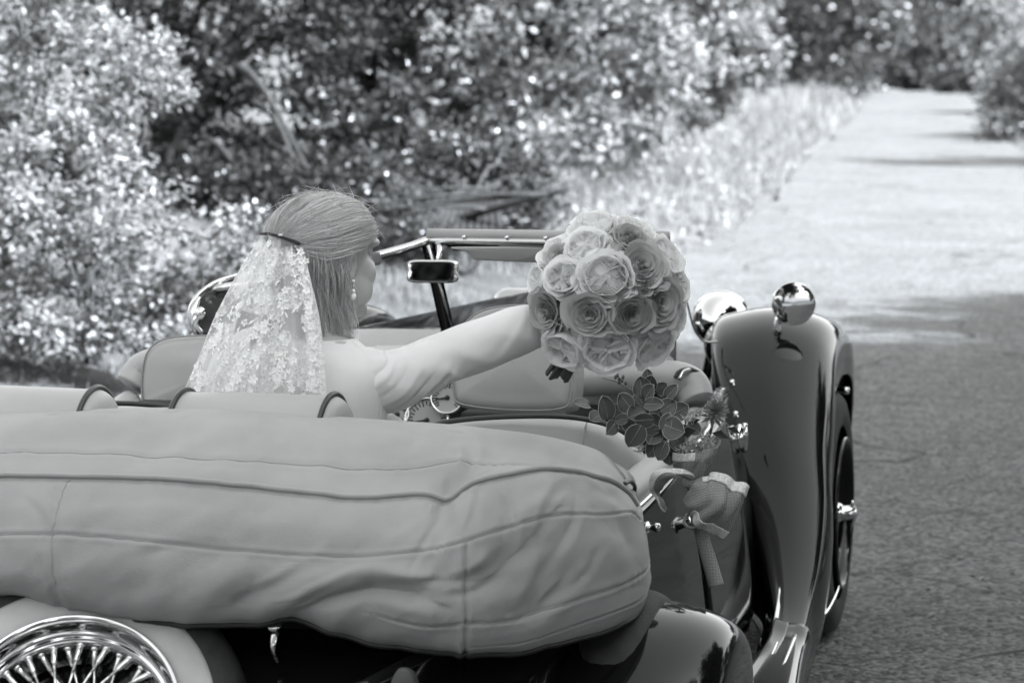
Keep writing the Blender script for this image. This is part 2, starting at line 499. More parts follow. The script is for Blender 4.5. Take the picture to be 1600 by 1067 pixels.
def tree(name, base, blobs, ncl, per, L, W, mat, bark, label, group, clr=0.22, trunk_r=0.09, cat='tree', limbs=12, shell=0.45, upb=0.5, stems=1, seed=1):
    rng = np.random.default_rng(seed)
    root = empty(name, base, label, cat, group)
    base = np.asarray(base, float)
    vol = np.array([np.prod(r) ** .67 for c, r in blobs]); vol /= vol.sum()
    C = []
    for (c, r), f in zip(blobs, vol):
        m = max(3, int(ncl * f))
        o = unit(rng.normal(size=(m, 3))) * (shell + (1 - shell) * rng.random((m, 1)) ** .7)
        C.append(np.asarray(c) + o * np.asarray(r))
    C = np.concatenate(C); C[:, 2] = np.maximum(C[:, 2], base[2] + 0.1)
    rad = clr * rng.uniform(.6, 1.35, len(C))
    mk('crown', crown_geo(C, rad, per, L, W, rng, upb), mat, root, smooth=False)
    ctr = np.average([np.asarray(c) for c, r in blobs], axis=0, weights=vol)
    G = []
    top = []
    for s in range(stems):
        b0 = base + np.append(rng.normal(0, .18, 2) * (stems > 1), -0.15)
        t = ctr + np.append(rng.normal(0, .5, 2), 0) * (stems > 1) + [0, 0, .2]
        mid = (b0 + t) / 2 + rng.normal(0, .12, 3)
        pts = cr([b0, mid, t], 12); top.append(pts)
        G.append(tube(pts, [trunk_r * 1.25, trunk_r, trunk_r * .75, trunk_r * .45], 8))
    for q in C[rng.permutation(len(C))[:limbs]]:
        pts = top[rng.integers(stems)]
        s = pts[rng.integers(3, 11)]
        mid = (s + q) / 2 + rng.normal(0, .1, 3) + [0, 0, .12]
        G.append(tube([s, mid, q], [trunk_r * .45, trunk_r * .25, trunk_r * .1], 6, 8))
    mk('trunk', join(*G), bark, root)
    return root

def pb(px, py, rp, y, ry=None, sq=1.0):
    """a mass of leaves seen at photo pixel (px, py), rp pixels in radius, at distance y"""
    c = at(px, py, y=y)
    s = FPX / ((c - CAM) @ FW)
    r = rp / s
    return c, (r, ry if ry else r, r * sq)

BARK = M('bark', 0.035, 0.9, var=0.4, vscale=14, bump=0.8, bscale=40, bdist=0.02)
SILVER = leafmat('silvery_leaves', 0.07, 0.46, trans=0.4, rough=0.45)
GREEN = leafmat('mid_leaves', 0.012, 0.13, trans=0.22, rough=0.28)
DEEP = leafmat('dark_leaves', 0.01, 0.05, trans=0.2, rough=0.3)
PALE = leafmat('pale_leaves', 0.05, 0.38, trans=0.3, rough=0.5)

tree('shrub', (-3.6, 6.4, 0.25),
     [pb(60, 60, 150, 7.0), pb(190, 100, 95, 6.6), pb(255, 140, 40, 6.5), pb(90, 270, 140, 6.2), pb(195, 225, 55, 6.0), pb(110, 420, 170, 5.8),
      pb(270, 395, 95, 5.6), pb(345, 372, 46, 5.5), pb(60, 570, 140, 5.6), pb(240, 540, 110, 5.5), pb(330, 480, 55, 5.6), pb(-200, 250, 260, 6.6), pb(-180, 560, 220, 6.2), pb(40, -150, 190, 7.2), pb(360, 600, 70, 5.7)],
     400, 105, 0.043, 0.026, SILVER, BARK, 'tall sunlit shrub with small silvery leaves, nearest the car on the left', 'shrubs and trees beside the road', clr=0.14, trunk_r=0.03, cat='shrub', limbs=34, stems=4, seed=3)
tree('tree', (-5.6, 12.6, 0.6),
     [pb(290, 60, 130, 14), pb(380, 190, 140, 13.5), pb(330, 330, 120, 13), pb(470, 90, 120, 13.5), pb(420, 330, 90, 12.5), pb(470, 400, 80, 11.6), pb(590, 420, 50, 12.2), pb(300, -160, 230, 14), pb(520, -120, 170, 14), pb(130, 100, 250, 15.5), pb(250, 480, 160, 13), pb(430, 400, 90, 12), pb(520, 370, 70, 12.6)],
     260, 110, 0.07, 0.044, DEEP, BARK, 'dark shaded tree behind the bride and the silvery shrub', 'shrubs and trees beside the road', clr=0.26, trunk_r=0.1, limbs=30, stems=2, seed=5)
tree('tree', (-4.9, 16.4, 0.6),
     [pb(560, 80, 130, 15.6), pb(660, 210, 120, 15.0), pb(520, 240, 110, 15.2), pb(700, 60, 120, 15.6), pb(590, 310, 60, 14.6), pb(620, -140, 220, 16), pb(760, 190, 80, 15.4), pb(600, 200, 210, 17.2), pb(600, 380, 60, 14.4), pb(560, 350, 60, 14.6)],
     190, 100, 0.085, 0.052, GREEN, BARK, 'bushy tree with scattered bright leaves in the middle of the roadside trees', 'shrubs and trees beside the road', clr=0.22, trunk_r=0.09, limbs=34, stems=3, seed=8)
tree('tree', (-3.9, 20.4, 0.7),
     [pb(830, 70, 130, 19.4), pb(950, 60, 130, 19.2), pb(900, 200, 110, 18.8), pb(820, 240, 80, 18.8), pb(985, 235, 55, 18.8), pb(1030, 110, 100, 19.4), pb(800, -150, 220, 20), pb(1000, -120, 190, 20), pb(900, 150, 190, 21.5), pb(940, 300, 40, 18.4), pb(800, 330, 60, 17.4), pb(860, 300, 50, 17.8), pb(740, 270, 60, 17.6)],
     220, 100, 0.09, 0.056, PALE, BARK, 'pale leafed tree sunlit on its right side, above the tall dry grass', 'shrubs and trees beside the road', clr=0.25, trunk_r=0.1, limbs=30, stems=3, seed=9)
tree('tree', (-4.4, 26.5, 0.8),
     [pb(1100, 70, 100, 26), pb(1160, 90, 55, 25.6), pb(1090, 170, 60, 25.6), pb(1110, -80, 150, 27), pb(1010, 120, 110, 27.5), pb(1185, 60, 30, 25.6)],
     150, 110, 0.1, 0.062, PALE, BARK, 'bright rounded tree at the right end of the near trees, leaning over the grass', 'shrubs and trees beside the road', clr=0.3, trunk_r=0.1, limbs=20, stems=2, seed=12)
tree('shrub', (-3.5, 12.6, 0.3),
     [pb(420, 395, 70, 11.5), pb(520, 375, 72, 11.8), pb(600, 330, 55, 12.2), pb(700, 262, 55, 13.4), pb(770, 270, 55, 13.6), pb(815, 330, 48, 13.4), pb(830, 280, 45, 13.8), pb(640, 400, 40, 11.6)],
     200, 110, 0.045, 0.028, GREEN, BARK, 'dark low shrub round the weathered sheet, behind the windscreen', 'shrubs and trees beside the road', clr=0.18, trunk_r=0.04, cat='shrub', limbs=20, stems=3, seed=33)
# farther: the trees round the bend
tree('tree', (-11.5, 66, 1.2), [pb(1220, 60, 95, 64), pb(1150, 30, 120, 66), pb(1240, -60, 130, 68), pb(1200, 120, 55, 63)],
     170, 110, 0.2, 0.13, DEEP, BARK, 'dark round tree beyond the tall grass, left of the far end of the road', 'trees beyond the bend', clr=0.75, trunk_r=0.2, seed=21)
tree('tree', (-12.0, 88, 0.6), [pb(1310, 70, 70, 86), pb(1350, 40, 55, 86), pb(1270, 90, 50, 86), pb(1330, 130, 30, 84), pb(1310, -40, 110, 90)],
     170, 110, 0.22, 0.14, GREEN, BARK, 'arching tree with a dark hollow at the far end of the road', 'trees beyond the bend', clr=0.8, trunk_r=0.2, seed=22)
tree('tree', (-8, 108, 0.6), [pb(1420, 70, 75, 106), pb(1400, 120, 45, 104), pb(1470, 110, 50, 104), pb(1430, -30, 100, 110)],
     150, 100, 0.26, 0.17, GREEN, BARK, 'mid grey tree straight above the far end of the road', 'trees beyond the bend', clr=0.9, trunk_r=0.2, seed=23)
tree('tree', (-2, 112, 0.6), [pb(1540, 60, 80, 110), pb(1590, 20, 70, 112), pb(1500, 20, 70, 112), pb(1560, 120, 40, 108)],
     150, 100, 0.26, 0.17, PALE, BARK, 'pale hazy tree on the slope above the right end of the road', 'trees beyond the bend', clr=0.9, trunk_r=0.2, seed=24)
tree('shrub', (-4.6, 98, 0.0), [pb(1505, 142, 22, 98), pb(1488, 148, 12, 98)],
     30, 80, 0.2, 0.13, DEEP, BARK, 'small dark round shrub at the end of the road', 'trees beyond the bend', clr=0.35, trunk_r=0.06, cat='shrub', seed=25)
tree('shrub', (1.9, 47, 0.05), [pb(1590, 190, 45, 46), pb(1565, 205, 24, 44), pb(1640, 170, 90, 47), pb(1600, 150, 34, 49)],
     130, 110, 0.1, 0.065, GREEN, BARK, 'leafy shrub at the right edge of the road by the tree shadows', 'shrubs right of the road', clr=0.36, trunk_r=0.07, cat='shrub', seed=26)
tree('shrub', (-1.0, 66, 0.05), [pb(1575, 130, 34, 66), pb(1610, 110, 50, 67)],
     80, 100, 0.14, 0.09, PALE, BARK, 'pale shrub at the far right edge of the road', 'shrubs right of the road', clr=0.5, trunk_r=0.07, cat='shrub', seed=27)

# the trees right of the road and behind the camera, out of the picture: they shade the car and show in its paint
def shade_tree(base, blobs, n, seed, label):
    tree('tree', base, blobs, n, 80, 0.16, 0.105, DEEP, BARK, label, 'shade trees right of the car', clr=0.55, trunk_r=0.17, shell=0.08, seed=seed, limbs=24)
SHL = ['shade tree right of the road, behind the camera', 'shade tree right of the road, level with the camera', 'tallest shade tree right of the road, level with the rear wing', 'shade tree right of the road, level with the bonnet', 'shade tree right of the road, ahead of the car', 'farthest shade tree right of the road, where the shade ends']
for i, (bx, by, hh) in enumerate([(10.2, -10.0, 6.3), (9.5, -5.4, 6.6), (9.7, -2.0, 6.8), (9.9, 2.2, 6.5), (10.3, 4.8, 6.4), (14.2, 8.9, 6.9)]):
    sx = bx - 2.2
    shade_tree((bx, by, 0.2), [((sx - .2, by, hh), (3.4 * (1 + .25 * (i == 5)), 2.7 * (1 + .2 * (i == 5)), 1.5)), ((sx + 1.6, by + .3, hh + 1.5), (2.4, 2.3, 1.3)), ((sx + 1.0, by - .3, hh - 2.0), (2.3, 2.4, 1.6))], [760, 760, 760, 760, 1000, 1700][i], 40 + i, SHL[i])
tree('tree', (8.6, 35, 0.3), [((4.6, 34.0, 4.2), (2.6, 2.2, 1.2)), ((7.6, 34.6, 5.0), (2.4, 2.2, 1.5))], 190, 80, 0.16, 0.1, DEEP, BARK, 'tree right of the road casting the nearer shadow across it', 'shade trees right of the car', clr=0.5, trunk_r=0.14, shell=0.15, seed=51)
tree('tree', (8.1, 47, 0.3), [((4.4, 46.0, 4.4), (2.4, 1.6, 1.1)), ((7.2, 46.6, 5.0), (2.2, 2.0, 1.4))], 150, 80, 0.16, 0.1, DEEP, BARK, 'tree right of the road casting the farther shadow across it', 'shade trees right of the car', clr=0.45, trunk_r=0.14, shell=0.15, seed=52)

for i, (bx, by, hh) in enumerate([(-10, -21, 9.5), (-4, -24, 10.5), (2.5, -23, 10), (8.5, -20, 10), (14, -13, 10)]):
    tree('tree', (bx, by, 0.2), [((bx, by, hh * .62), (3.2, 2.6, hh * .36)), ((bx + 1, by + .5, hh * .3), (2.6, 2.0, hh * .22))], 330, 60, 0.26, 0.17, DEEP, BARK, ['big tree behind the camera, farthest to the left', 'tall tree behind the camera, left of the road', 'tallest tree behind the camera, on the line of the road', 'big tree behind the camera, right of the road', 'big tree behind the shade trees, farthest right'][i], 'trees behind the camera', clr=0.8, trunk_r=0.25, shell=0.3, seed=60 + i)
for i, (bx, by) in enumerate([(5.6, -8.5), (5.9, -5.2), (5.6, -2.0), (6.0, 1.2), (5.7, 4.4), (6.0, 7.6), (6.2, 11.0), (6.4, 14.6)]):
    tree('shrub', (bx, by, 0.05), [((bx, by, 1.3), (1.3, 1.9, 1.25)), ((bx + .4, by + .5, 2.4), (1.0, 1.3, .9))], 90, 60, 0.13, 0.085, DEEP, BARK, 'dark shrub under the shade trees, number ' + 'one two three four five six seven eight'.split()[i] + ' along the road from the back', 'dark shrubs right of the car', clr=0.42, trunk_r=0.05, cat='shrub', shell=0.5, seed=80 + i, limbs=8)

# loose stones and fallen leaves on the shaded tarmac
lg = np.random.default_rng(6)
GV = []
for _ in range(520):
    p = (lg.uniform(.95, 3.3), -3.5 + 14 * lg.random() ** 1.3, .002); r = lg.uniform(.003, .010)
    GV.append(ell(p, (r, r * lg.uniform(.7, 1.2), r * .7), 5, 4))
mk('gravel', join(*GV), M('loose_stone', .16, .9, var=.4, vscale=40), smooth=False, kind='stuff', label='loose grit scattered on the tarmac right of the car')
n_ = 130
mk('fallen_leaves', leaf_mesh(np.stack([lg.uniform(1.0, 3.3, n_), -3 + 13 * lg.random(n_), np.full(n_, .006)], 1), unit(lg.normal(size=(n_, 3)) * [1, 1, .1]), unit(lg.normal(0, .25, (n_, 3)) + [0, 0, 1]), lg.uniform(.02, .05, n_), lg.uniform(.012, .024, n_)), leafmat('dead_leaves', .05, .2, trans=.1), smooth=False, kind='stuff', label='small dead leaves scattered on the tarmac right of the car')
# weathered sheet leaning below the trees
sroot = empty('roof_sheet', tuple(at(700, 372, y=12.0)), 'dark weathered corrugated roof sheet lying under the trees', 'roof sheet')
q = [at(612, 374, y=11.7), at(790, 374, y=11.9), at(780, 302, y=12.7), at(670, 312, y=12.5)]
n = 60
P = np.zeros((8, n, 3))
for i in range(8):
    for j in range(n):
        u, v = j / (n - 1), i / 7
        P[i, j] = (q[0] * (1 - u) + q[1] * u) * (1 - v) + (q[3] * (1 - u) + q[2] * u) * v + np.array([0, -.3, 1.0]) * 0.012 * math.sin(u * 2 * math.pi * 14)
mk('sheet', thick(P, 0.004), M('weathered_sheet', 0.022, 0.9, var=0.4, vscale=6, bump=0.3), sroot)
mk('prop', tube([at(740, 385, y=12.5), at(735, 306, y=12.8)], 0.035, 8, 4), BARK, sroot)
# ================================================================ the car (heads along +Y)
car = empty('convertible_car', (0.0, -0.2, 0.0), 'dark vintage open car with its hood folded under a cream cover, seen from behind', 'car')

# ---- flank profile: half width of the tub at a height z and a distance y
def flank(y, z):
    f = np.interp(z, [0.22, 0.30, 0.38, 0.50, 0.60, 0.70, 0.80, 0.90], [0.78, 0.785, 0.78, 0.765, 0.748, 0.728, 0.704, 0.64])
    k = np.interp(y, [-2.2, -1.7, -1.2, -0.6, 0.1, 0.5, 1.0, 1.5, 1.9], [0.62, 0.82, 0.925, 0.975, 1.0, 0.94, 0.80, 0.62, 0.50])
    return f * k
RAILZ = lambda y: np.interp(y, [-2.2, -1.5, -0.8, -0.3, 0.1, 0.45], [0.60, 0.66, 0.70, 0.745, 0.79, 0.785])
def flank_patch(y0, y1, z0, z1f, n=40, m=18, off=0.0, slant=0.0):
    P = np.zeros((m, n, 3))
    for j, t in enumerate(np.linspace(0, 1, n)):
        for i, s in enumerate(np.linspace(0, 1, m)):
            y = y0 + (y1 - y0) * t
            z = z0 + (z1f(y) - z0) * s
            yy = y + slant * t * (1 - s)
            P[i, j] = (flank(yy, z) + off, yy, z)
    return P
body = mk('body', thick(flank_patch(-2.15, 0.52, 0.24, RAILZ, 80, 24, slant=0.42), 0.03), PAINT, car)
mk('body_side', mir(thick(flank_patch(-2.15, 0.52, 0.24, RAILZ, 60, 20, slant=0.42), 0.03)), PAINT, car)
# door: a skin standing 4 mm proud, its shut line left as a gap
door = mk('door', thick(flank_patch(-0.40, 0.40, 0.29, lambda y: RAILZ(y) - 0.012, 40, 20, off=0.006, slant=0.42), 0.010), PAINT, car)
for yy, zz in ((0.40, 0.672), (0.63, 0.43)):
    c = np.array([flank(yy, zz) + 0.010, yy, zz])
    hg = mk('hinge', join(ell(c, (0.016, 0.030, 0.034), 16, 10), tube([c + [0.012, 0, -0.036], c + [0.012, 0, 0.036]], [0.006, 0.010, 0.010, 0.006], 12, 8)), CHROME, door)
hc = np.array([0.752, -0.46, 0.605])
mk('handle', join(lathe([(0.001, 0.03), (0.014, 0.03), (0.016, 0.024), (0.010, 0.018), (0.010, -0.02), (0.021, -0.024), (0.022, -0.03), (0.001, -0.032)], hc + [-.005, 0, 0], (1, -.2, 0), 20),
               tube([hc + [0.024, 0, 0], hc + [0.030, 0.02, 0.002], hc + [0.034, 0.09, 0.004], hc + [0.03, 0.12, 0.0]], [0.008, 0.010, 0.008, 0.005], 10, 14)), CHROME, door)
k2 = at(1018, 824, x=0.715)
mk('hood_stud', lathe([(0.001, 0.02), (0.008, 0.018), (0.010, 0.010), (0.006, 0.004), (0.006, -0.004), (0.013, -0.007), (0.013, -0.012), (0.001, -0.012)], k2, (1, -.25, .1), 18), CHROME, car)

# ---- bonnet, cowl
def bonnet_P(n=40, m=33):
    P = np.zeros((n, m, 3))
    for i, t in enumerate(np.linspace(0, 1, n)):
        y = 0.30 + 1.55 * t
        w = 0.60 - 0.30 * t; zt = 0.915 - 0.02 * t; zb = 0.50
        for j, a in enumerate(np.linspace(0, math.pi, m)):
            c, s = math.cos(a), math.sin(a)
            P[i, j] = (w * np.sign(c) * abs(c) ** 0.55, y, zb + (zt - zb) * abs(s) ** 0.6)
    return P
mk('bonnet', thick(bonnet_P(), 0.01), PAINT, car)
def cowl_P(n=16, m=41):
    P = np.zeros((n, m, 3))
    for i, t in enumerate(np.linspace(0, 1, n)):
        y = -0.06 + 0.40 * t
        w = 0.655 - 0.05 * t; zt = 0.875 + 0.045 * t
        for j, a in enumerate(np.linspace(0, math.pi, m)):
            c, s = math.cos(a), math.sin(a)
            P[i, j] = (w * np.sign(c) * abs(c) ** 0.5, y, 0.42 + (zt - 0.42) * abs(s) ** 0.55)
    return P
mk('cowl', thick(cowl_P(), 0.012), PAINT, car)
mk('radiator', join(box((0, 1.90, 0.62), (0.27, 0.06, 0.28), bev=0.05, seg=4), lathe([(0.001, 0.05), (0.025, 0.045), (0.03, 0.02), (0.02, 0)], (0, 1.9, 0.9))), CHROME, car)
# bonnet catches beside the wing
for yy, zz in ((0.72, 0.77), (0.52, 0.715)):
    c = np.array([flank(yy, 0.8) - .005 + .03 * (yy > .4), yy, zz])
    mk('bonnet_catch', join(ell(c, (0.007, 0.014, 0.007), 12, 8), tube([c, c + [0.008, -0.02, -0.006]], 0.003, 8, 4)), CHROME, car)

# ---- wings. Each row runs from the body side over the crown to the rolled outer lip
def wing(rows, nr, nc, th=0.006):
    return thick(patch(rows, nr, nc), th)
FWR = []
#        y     z crown  x in  x out   drop in, drop out, roll
for y, zc, xi, xo, di, do in [
    (1.98, 0.30, 0.50, 0.78, 0.00, 0.02), (1.93, 0.52, 0.50, 0.80, 0.01, 0.04), (1.80, 0.72, 0.50, 0.83, 0.02, 0.05), (1.60, 0.855, 0.50, 0.85, 0.03, 0.06),
    (1.36, 0.900, 0.505, 0.850, 0.035, 0.065), (1.16, 0.87, 0.53, 0.855, 0.04, 0.07), (0.98, 0.775, 0.575, 0.87, 0.04, 0.07), (0.80, 0.645, 0.64, 0.885, 0.035, 0.065),
    (0.62, 0.505, 0.71, 0.91, 0.03, 0.055), (0.42, 0.38, 0.775, 0.918, 0.02, 0.04), (0.22, 0.29, 0.825, 0.912, 0.01, 0.025), (0.02, 0.235, 0.845, 0.915, 0.004, 0.012)]:
    wd = xo - xi
    FWR.append([(xi - 0.004, y - .01, zc - di - 0.05), (xi, y, zc - di), (xi + wd * .18, y, zc - di * .35), (xi + wd * .42, y, zc), (xi + wd * .66, y, zc - do * .12), (xi + wd * .86, y, zc - do * .45),
                (xo - .008, y, zc - do * 1.05), (xo + .002, y - .01, zc - do - 0.055), (xo + .002, y - .03, zc - do - 0.11)])
wingR = mk('front_wing', wing(FWR, 110, 60), PAINT, car)
mk('front_wing', mir(wing(FWR, 70, 40)), PAINT, car)
# inner apron of the wing that drops to the chassis, and valance behind the wheel
AP = [[(p[0][0], p[0][1], p[0][2]), (p[0][0] - .02, p[0][1], max(0.25, p[0][2] - .28)), (p[0][0] - .03, p[0][1], 0.22)] for p in FWR]
mk('wing_apron', thick(patch(AP, 50, 10), 0.006), PAINT, car)
mk('wing_apron', mir(thick(patch(AP, 50, 10), 0.006)), PAINT, car)

# rear wings
def rear_wing(nr=70, nc=48):
    P = np.zeros((nr, nc, 3))
    cy, cz, r = -1.55, 0.30, 0.325
    for i, t in enumerate(np.linspace(0, 1, nr)):
        a = R(-12) + t * R(200)               # from the front foot over the top to the tail
        rr = r * (1 + 0.05 * math.sin(a))
        flare = 0.9 + 0.1 * math.sin(min(a, math.pi))
        for j, s in enumerate(np.linspace(0, 1, nc)):
            b = s * R(196) - R(8)
            cx = 0.80; hw = 0.205 * flare
            x = cx - hw * math.cos(b) * (1.15 if math.cos(b) > 0 else 1.0)
            k = abs(math.sin(max(0, min(math.pi, b)))) ** 0.62
            rad = rr - 0.10 + 0.10 * k + 0.0 - (0.05 if b > math.pi else 0) * (b - math.pi) * 8 - (0.05 if b < 0 else 0) * (-b) * 8
            lift = 1.0
            P[i, j] = (x, cy + rad * math.cos(a) * 1.12, cz + rad * math.sin(a) * lift)
    return P[:, ::-1]
RWP = rear_wing()
mk('rear_wing', thick(RWP, 0.006), PAINT, car)
mk('rear_wing', mir(thick(RWP, 0.006)), PAINT, car)
bead = RWP[:, -4] + [0, 0, 0.004]
mk('wing_beading', tube(bead[8:52], 0.004, 8), CHROME, car)

# running boards, with a bright strip along each edge
def rboard():
    rows = []
    for y, xi, xo, z in [(0.14, .835, .912, .262), (0.0, .835, .918, .240), (-0.35, .83, .95, .23), (-0.75, .82, .985, .225), (-1.15, .80, 1.005, .225)]:
        rows.append([(xi, y, z + .01), (xi + .03, y, z), (xo - .05, y, z - .002), (xo - .012, y, z - .004), (xo, y, z - .02), (xo, y, z - .05)])
    return rows
RB = patch(rboard(), 40, 24)
mk('running_board', thick(RB, 0.012), PAINT, car); mk('running_board', mir(thick(RB, 0.012)), PAINT, car)
for fx in (0.022, 0.058):
    s = np.array([(.835 + fx + (0.03 * t), 0.10 - 1.15 * t, .256 - .022 * min(1, t * 3)) for t in np.linspace(0, 1, 20)])
    mk('tread_strip', tube(s, 0.006, 8, flat=.7), STEEL, car)
# bright trims beside the foot of the wing
mk('side_trim', tube([at(1218, 918, y=0.30), at(1215, 950, y=0.22), at(1205, 1000, y=0.02), at(1194, 1034, y=-0.16)], [0.003, 0.008, 0.008, 0.003], 10, 24), CHROME, car)
mk('wing_trim', tube([at(1311, 916, y=.62), at(1303, 935, y=.52), at(1292, 955, y=.42), at(1280, 966, y=.34)], [.003, .005, .005, .003], 8, 16), CHROME, car)

# ---- tail under the hood cover
TL = []
for z, dy, hw in [(0.64, 0.0, .70), (0.62, -0.10, .74), (0.56, -0.24, .75), (0.46, -0.34, .74), (0.32, -0.40, .70), (0.22, -0.38, .66)]:
    r_ = []
    for t in np.linspace(-1, 1, 9):
        r_.append((hw * math.sin(t * math.pi / 2), -1.62 + (dy - .12) * max(0, math.cos(t * math.pi / 2)) ** .5, z))
    TL.append(r_)
mk('tail', thick(patch(TL, 30, 60), 0.01), PAINT, car)
mk('rear_deck', box((0, -1.45, 0.615), (0.62, 0.30, 0.012), bev=.006), INNER, car)
mk('chassis', join(box((0, -0.2, 0.24), (0.52, 2.0, 0.05), bev=.02), box((0, -1.55, .33), (.66, .04, .04)), box((0, 1.35, .33), (.66, .04, .04)), box((0, -.5, .30), (.70, .95, .012))), INNER, car)
clip = at(430, 985, y=-1.97)
mk('cover_catch', join(lathe([(.001, .02), (.012, .018), (.013, .006), (.008, 0), (.008, -.03), (.001, -.03)], clip, (.1, -.6, .8), 16), tube([clip, clip + [0, -.01, -.03], clip + [.004, .004, -.055]], [.009, .006, .004], 8, 8)), CHROME, car)
lamp = at(628, 1062, y=-2.13)
mk('number_plate_lamp', pillow([(-.02, -.02), (.02, -.02), (.014, .012), (-.008, .018)], lamp, (.97, .2, 0), (0, .2, .98), (0, 1, -.2), .03, r=.006, bulge=.002), M('dull_metal', .05, .5), car)

# ---- wheels
def wheel(o, d, Rr, name, wide=0.15, full=True, ww=True):
    """wire wheel: o centre, d axis pointing outwards"""
    o = np.asarray(o, float); u, v, d = frame(d)
    root = bpy.data.objects.new(name, None); COL.objects.link(root); root.parent = car
    root.location = o - BASE['convertible_car']; BASE[root.name] = o
    h = wide / 2
    k = Rr / 0.30
    rim = 0.185 * k
    t = []
    for a in np.linspace(R(118), R(-118), 25):   # tyre section round its own centre
        cr_, rs = (rim + Rr) / 2, (Rr - rim) / 2
        t.append((cr_ + rs * 1.12 * math.cos(a) if abs(a) > 1.2 else cr_ + rs * math.copysign(abs(math.cos(a)) ** .7, math.cos(a)), h * math.copysign(abs(math.sin(a)) ** .7, math.sin(a))))
    mk('tyre', lathe(t, o, d, 72), TYRE, root)
    if ww: mk('whitewall', lathe([(rim - .004, h * .90), (rim + .006, h * .99), (rim + .02 * k, h * 1.045), (rim + .036 * k, h * 1.06), (rim + .050 * k, h * 1.04), (rim + .058 * k, h * .99), (rim + .060 * k, h * .9)], o, d, 96), WWALL, root)
    mk('rim', lathe([(rim * .80, -.02), (rim * .86, h * .15), (rim * .865, h * .45), (rim * .90, h * .52), (rim * .93, h * .55), (rim * .94, h * .80), (rim * .955, h * 1.02), (rim * .985, h * 1.12), (rim * 1.0, h * 1.10), (rim * 1.005, h * 1.0), (rim * .99, h * .9), (rim * .95, h * .3), (rim * .95, -h * .9), (rim * 1.0, -h), (rim * .93, -h), (rim * .84, -h * .6)], o, d, 96), CHROME if ww else PAINT, root)
    hub = mk('hub', lathe([(.001, h * 1.0), (.018 * k, h * 1.0), (.024 * k, h * .86), (.026 * k, h * .62), (.040 * k, h * .56), (.046 * k, h * .40), (.040 * k, h * .2), (.044 * k, -h * .3), (.056 * k, -h * .5), (.03 * k, -h * .7)], o, d, 40), CHROME, root)
    n = 44 if full else 20
    for i in range(n):
        a = i / n * 2 * math.pi
        tw = R(24) * (1 if i % 2 else -1)
        rad = lambda b: np.cos(b) * u + np.sin(b) * v
        if i % 2: p0 = o + d * (h * .42) + rad(a + tw) * .044 * k
        else: p0 = o - d * (h * .30) + rad(a + tw) * .050 * k
        p1 = o + d * (h * (.30 if i % 2 else .18)) + rad(a) * rim * .868
        e = unit(p1 - p0)
        sp = join(tube([p0, p1], .0026 * k, 6, 2), tube([p1 - e * .035, p1 - e * .03, p1 - e * .01, p1 + e * .004], [.0026, .005, .0055, .0075], 8), ell(p1, (.0085,) * 3, 8, 6))
        mk('spoke', sp, CHROME if ww else PAINT, root)
    for s in (-1, 1) if full else ():
        p = o + d * h * .95
        mk('wing_nut', tube([p + u * s * .012, p + (u * s * .05 + d * .012) * k, p + (u * s * .075 + d * .006) * k], [.010, .012, .006], 8, 8, flat=.6), CHROME, hub)
    return root
wheel((-0.035, -2.09, 0.480), (0.17, -0.72, 0.67), 0.300, 'spare_wheel', wide=0.15)
for sx in (1, -1):
    wheel((sx * 0.785, 1.35, 0.340), (sx, 0, 0), 0.340, 'wheel', full=False, ww=False)
    wheel((sx * 0.80, -1.55, 0.330), (sx, 0, 0), 0.330, 'wheel', full=False)
# knock-off seen past the wing on the near front wheel, and the side lamp stud above it
kn = np.array([0.872, 1.35, 0.34])
mk('knock_off', join(lathe([(.001, .022), (.014, .02), (.019, .012), (.021, -.02), (.026, -.05), (.03, -.09)], kn, (1, 0, 0), 20), tube([kn + [.012, 0, -.036], kn + [.02, 0, 0], kn + [.012, 0, .034]], [.005, .009, .005], 10, 10), tube([kn + [.008, -.03, 0], kn + [.02, 0, 0], kn + [.008, .03, 0]], [.005, .009, .005], 10, 10)), CHROME, car)
sl = at(1314, 610, y=1.25)
mk('wing_stud', join(lathe([(.001, .024), (.009, .022), (.011, .012), (.006, .004), (.006, -.03), (.012, -.032), (.012, -.04)], sl, (1, -.15, 0), 14)), CHROME, car)
# ---- headlamps, wing mirror
def headlamp(c):
    c = np.asarray(c, float)
    o = mk('headlamp', lathe([(r * .80, h * .85) for r, h in [(.001, -.17), (.03, -.165), (.062, -.14), (.085, -.10), (.098, -.05), (.102, 0.0), (.108, .006), (.108, .028), (.10, .034), (.06, .05), (.001, .056)]], c, (0, 1, -.03), 48), CHROME, car)
    mk('lamp_bracket', tube([c + [-.02, -.02, -.09], c + [-.05, -.03, -.2], c + [-.12, -.02, -.28]], [.018, .014, .018], 10, 10), CHROME, o)
headlamp(at(1126, 499, y=1.72)); headlamp(at(556, 528, y=1.72))
hm = mk('horn', lathe([(.001, -.06), (.05, -.055), (.06, -.02), (.062, .02), (.075, .05), (.07, .055), (.001, .03)], (0.545, 1.28, 0.80), (0, 1, 0), 32), PAINT, car)
mc = at(1240, 474, y=1.10)
md = unit(CAM - mc + np.array([0.15, 0, -0.55]))
wm = mk('wing_mirror', lathe([(.001, -.045), (.025, -.042), (.044, -.03), (.055, -.010), (.0585, 0.0), (.0585, .006), (.056, .009)], mc, md, 48), CHROME, car)
mk('mirror_glass', lathe([(.0562, .0085), (.048, .0095), (.03, .0106), (.012, .0112), (.0005, .0113)], mc, md, 48), MIRROR, wm)
u, v, d = frame(md)
mk('mirror_stalk', tube([mc - d * .02 - v * .04 - u * .04 * 0, mc + np.array([-.040, .02, -.040]), mc + np.array([-.046, .02, -.085])], [.009, .010, .012], 10, 10), CHROME, wm)
sl2 = at(1092, 492, y=1.05)
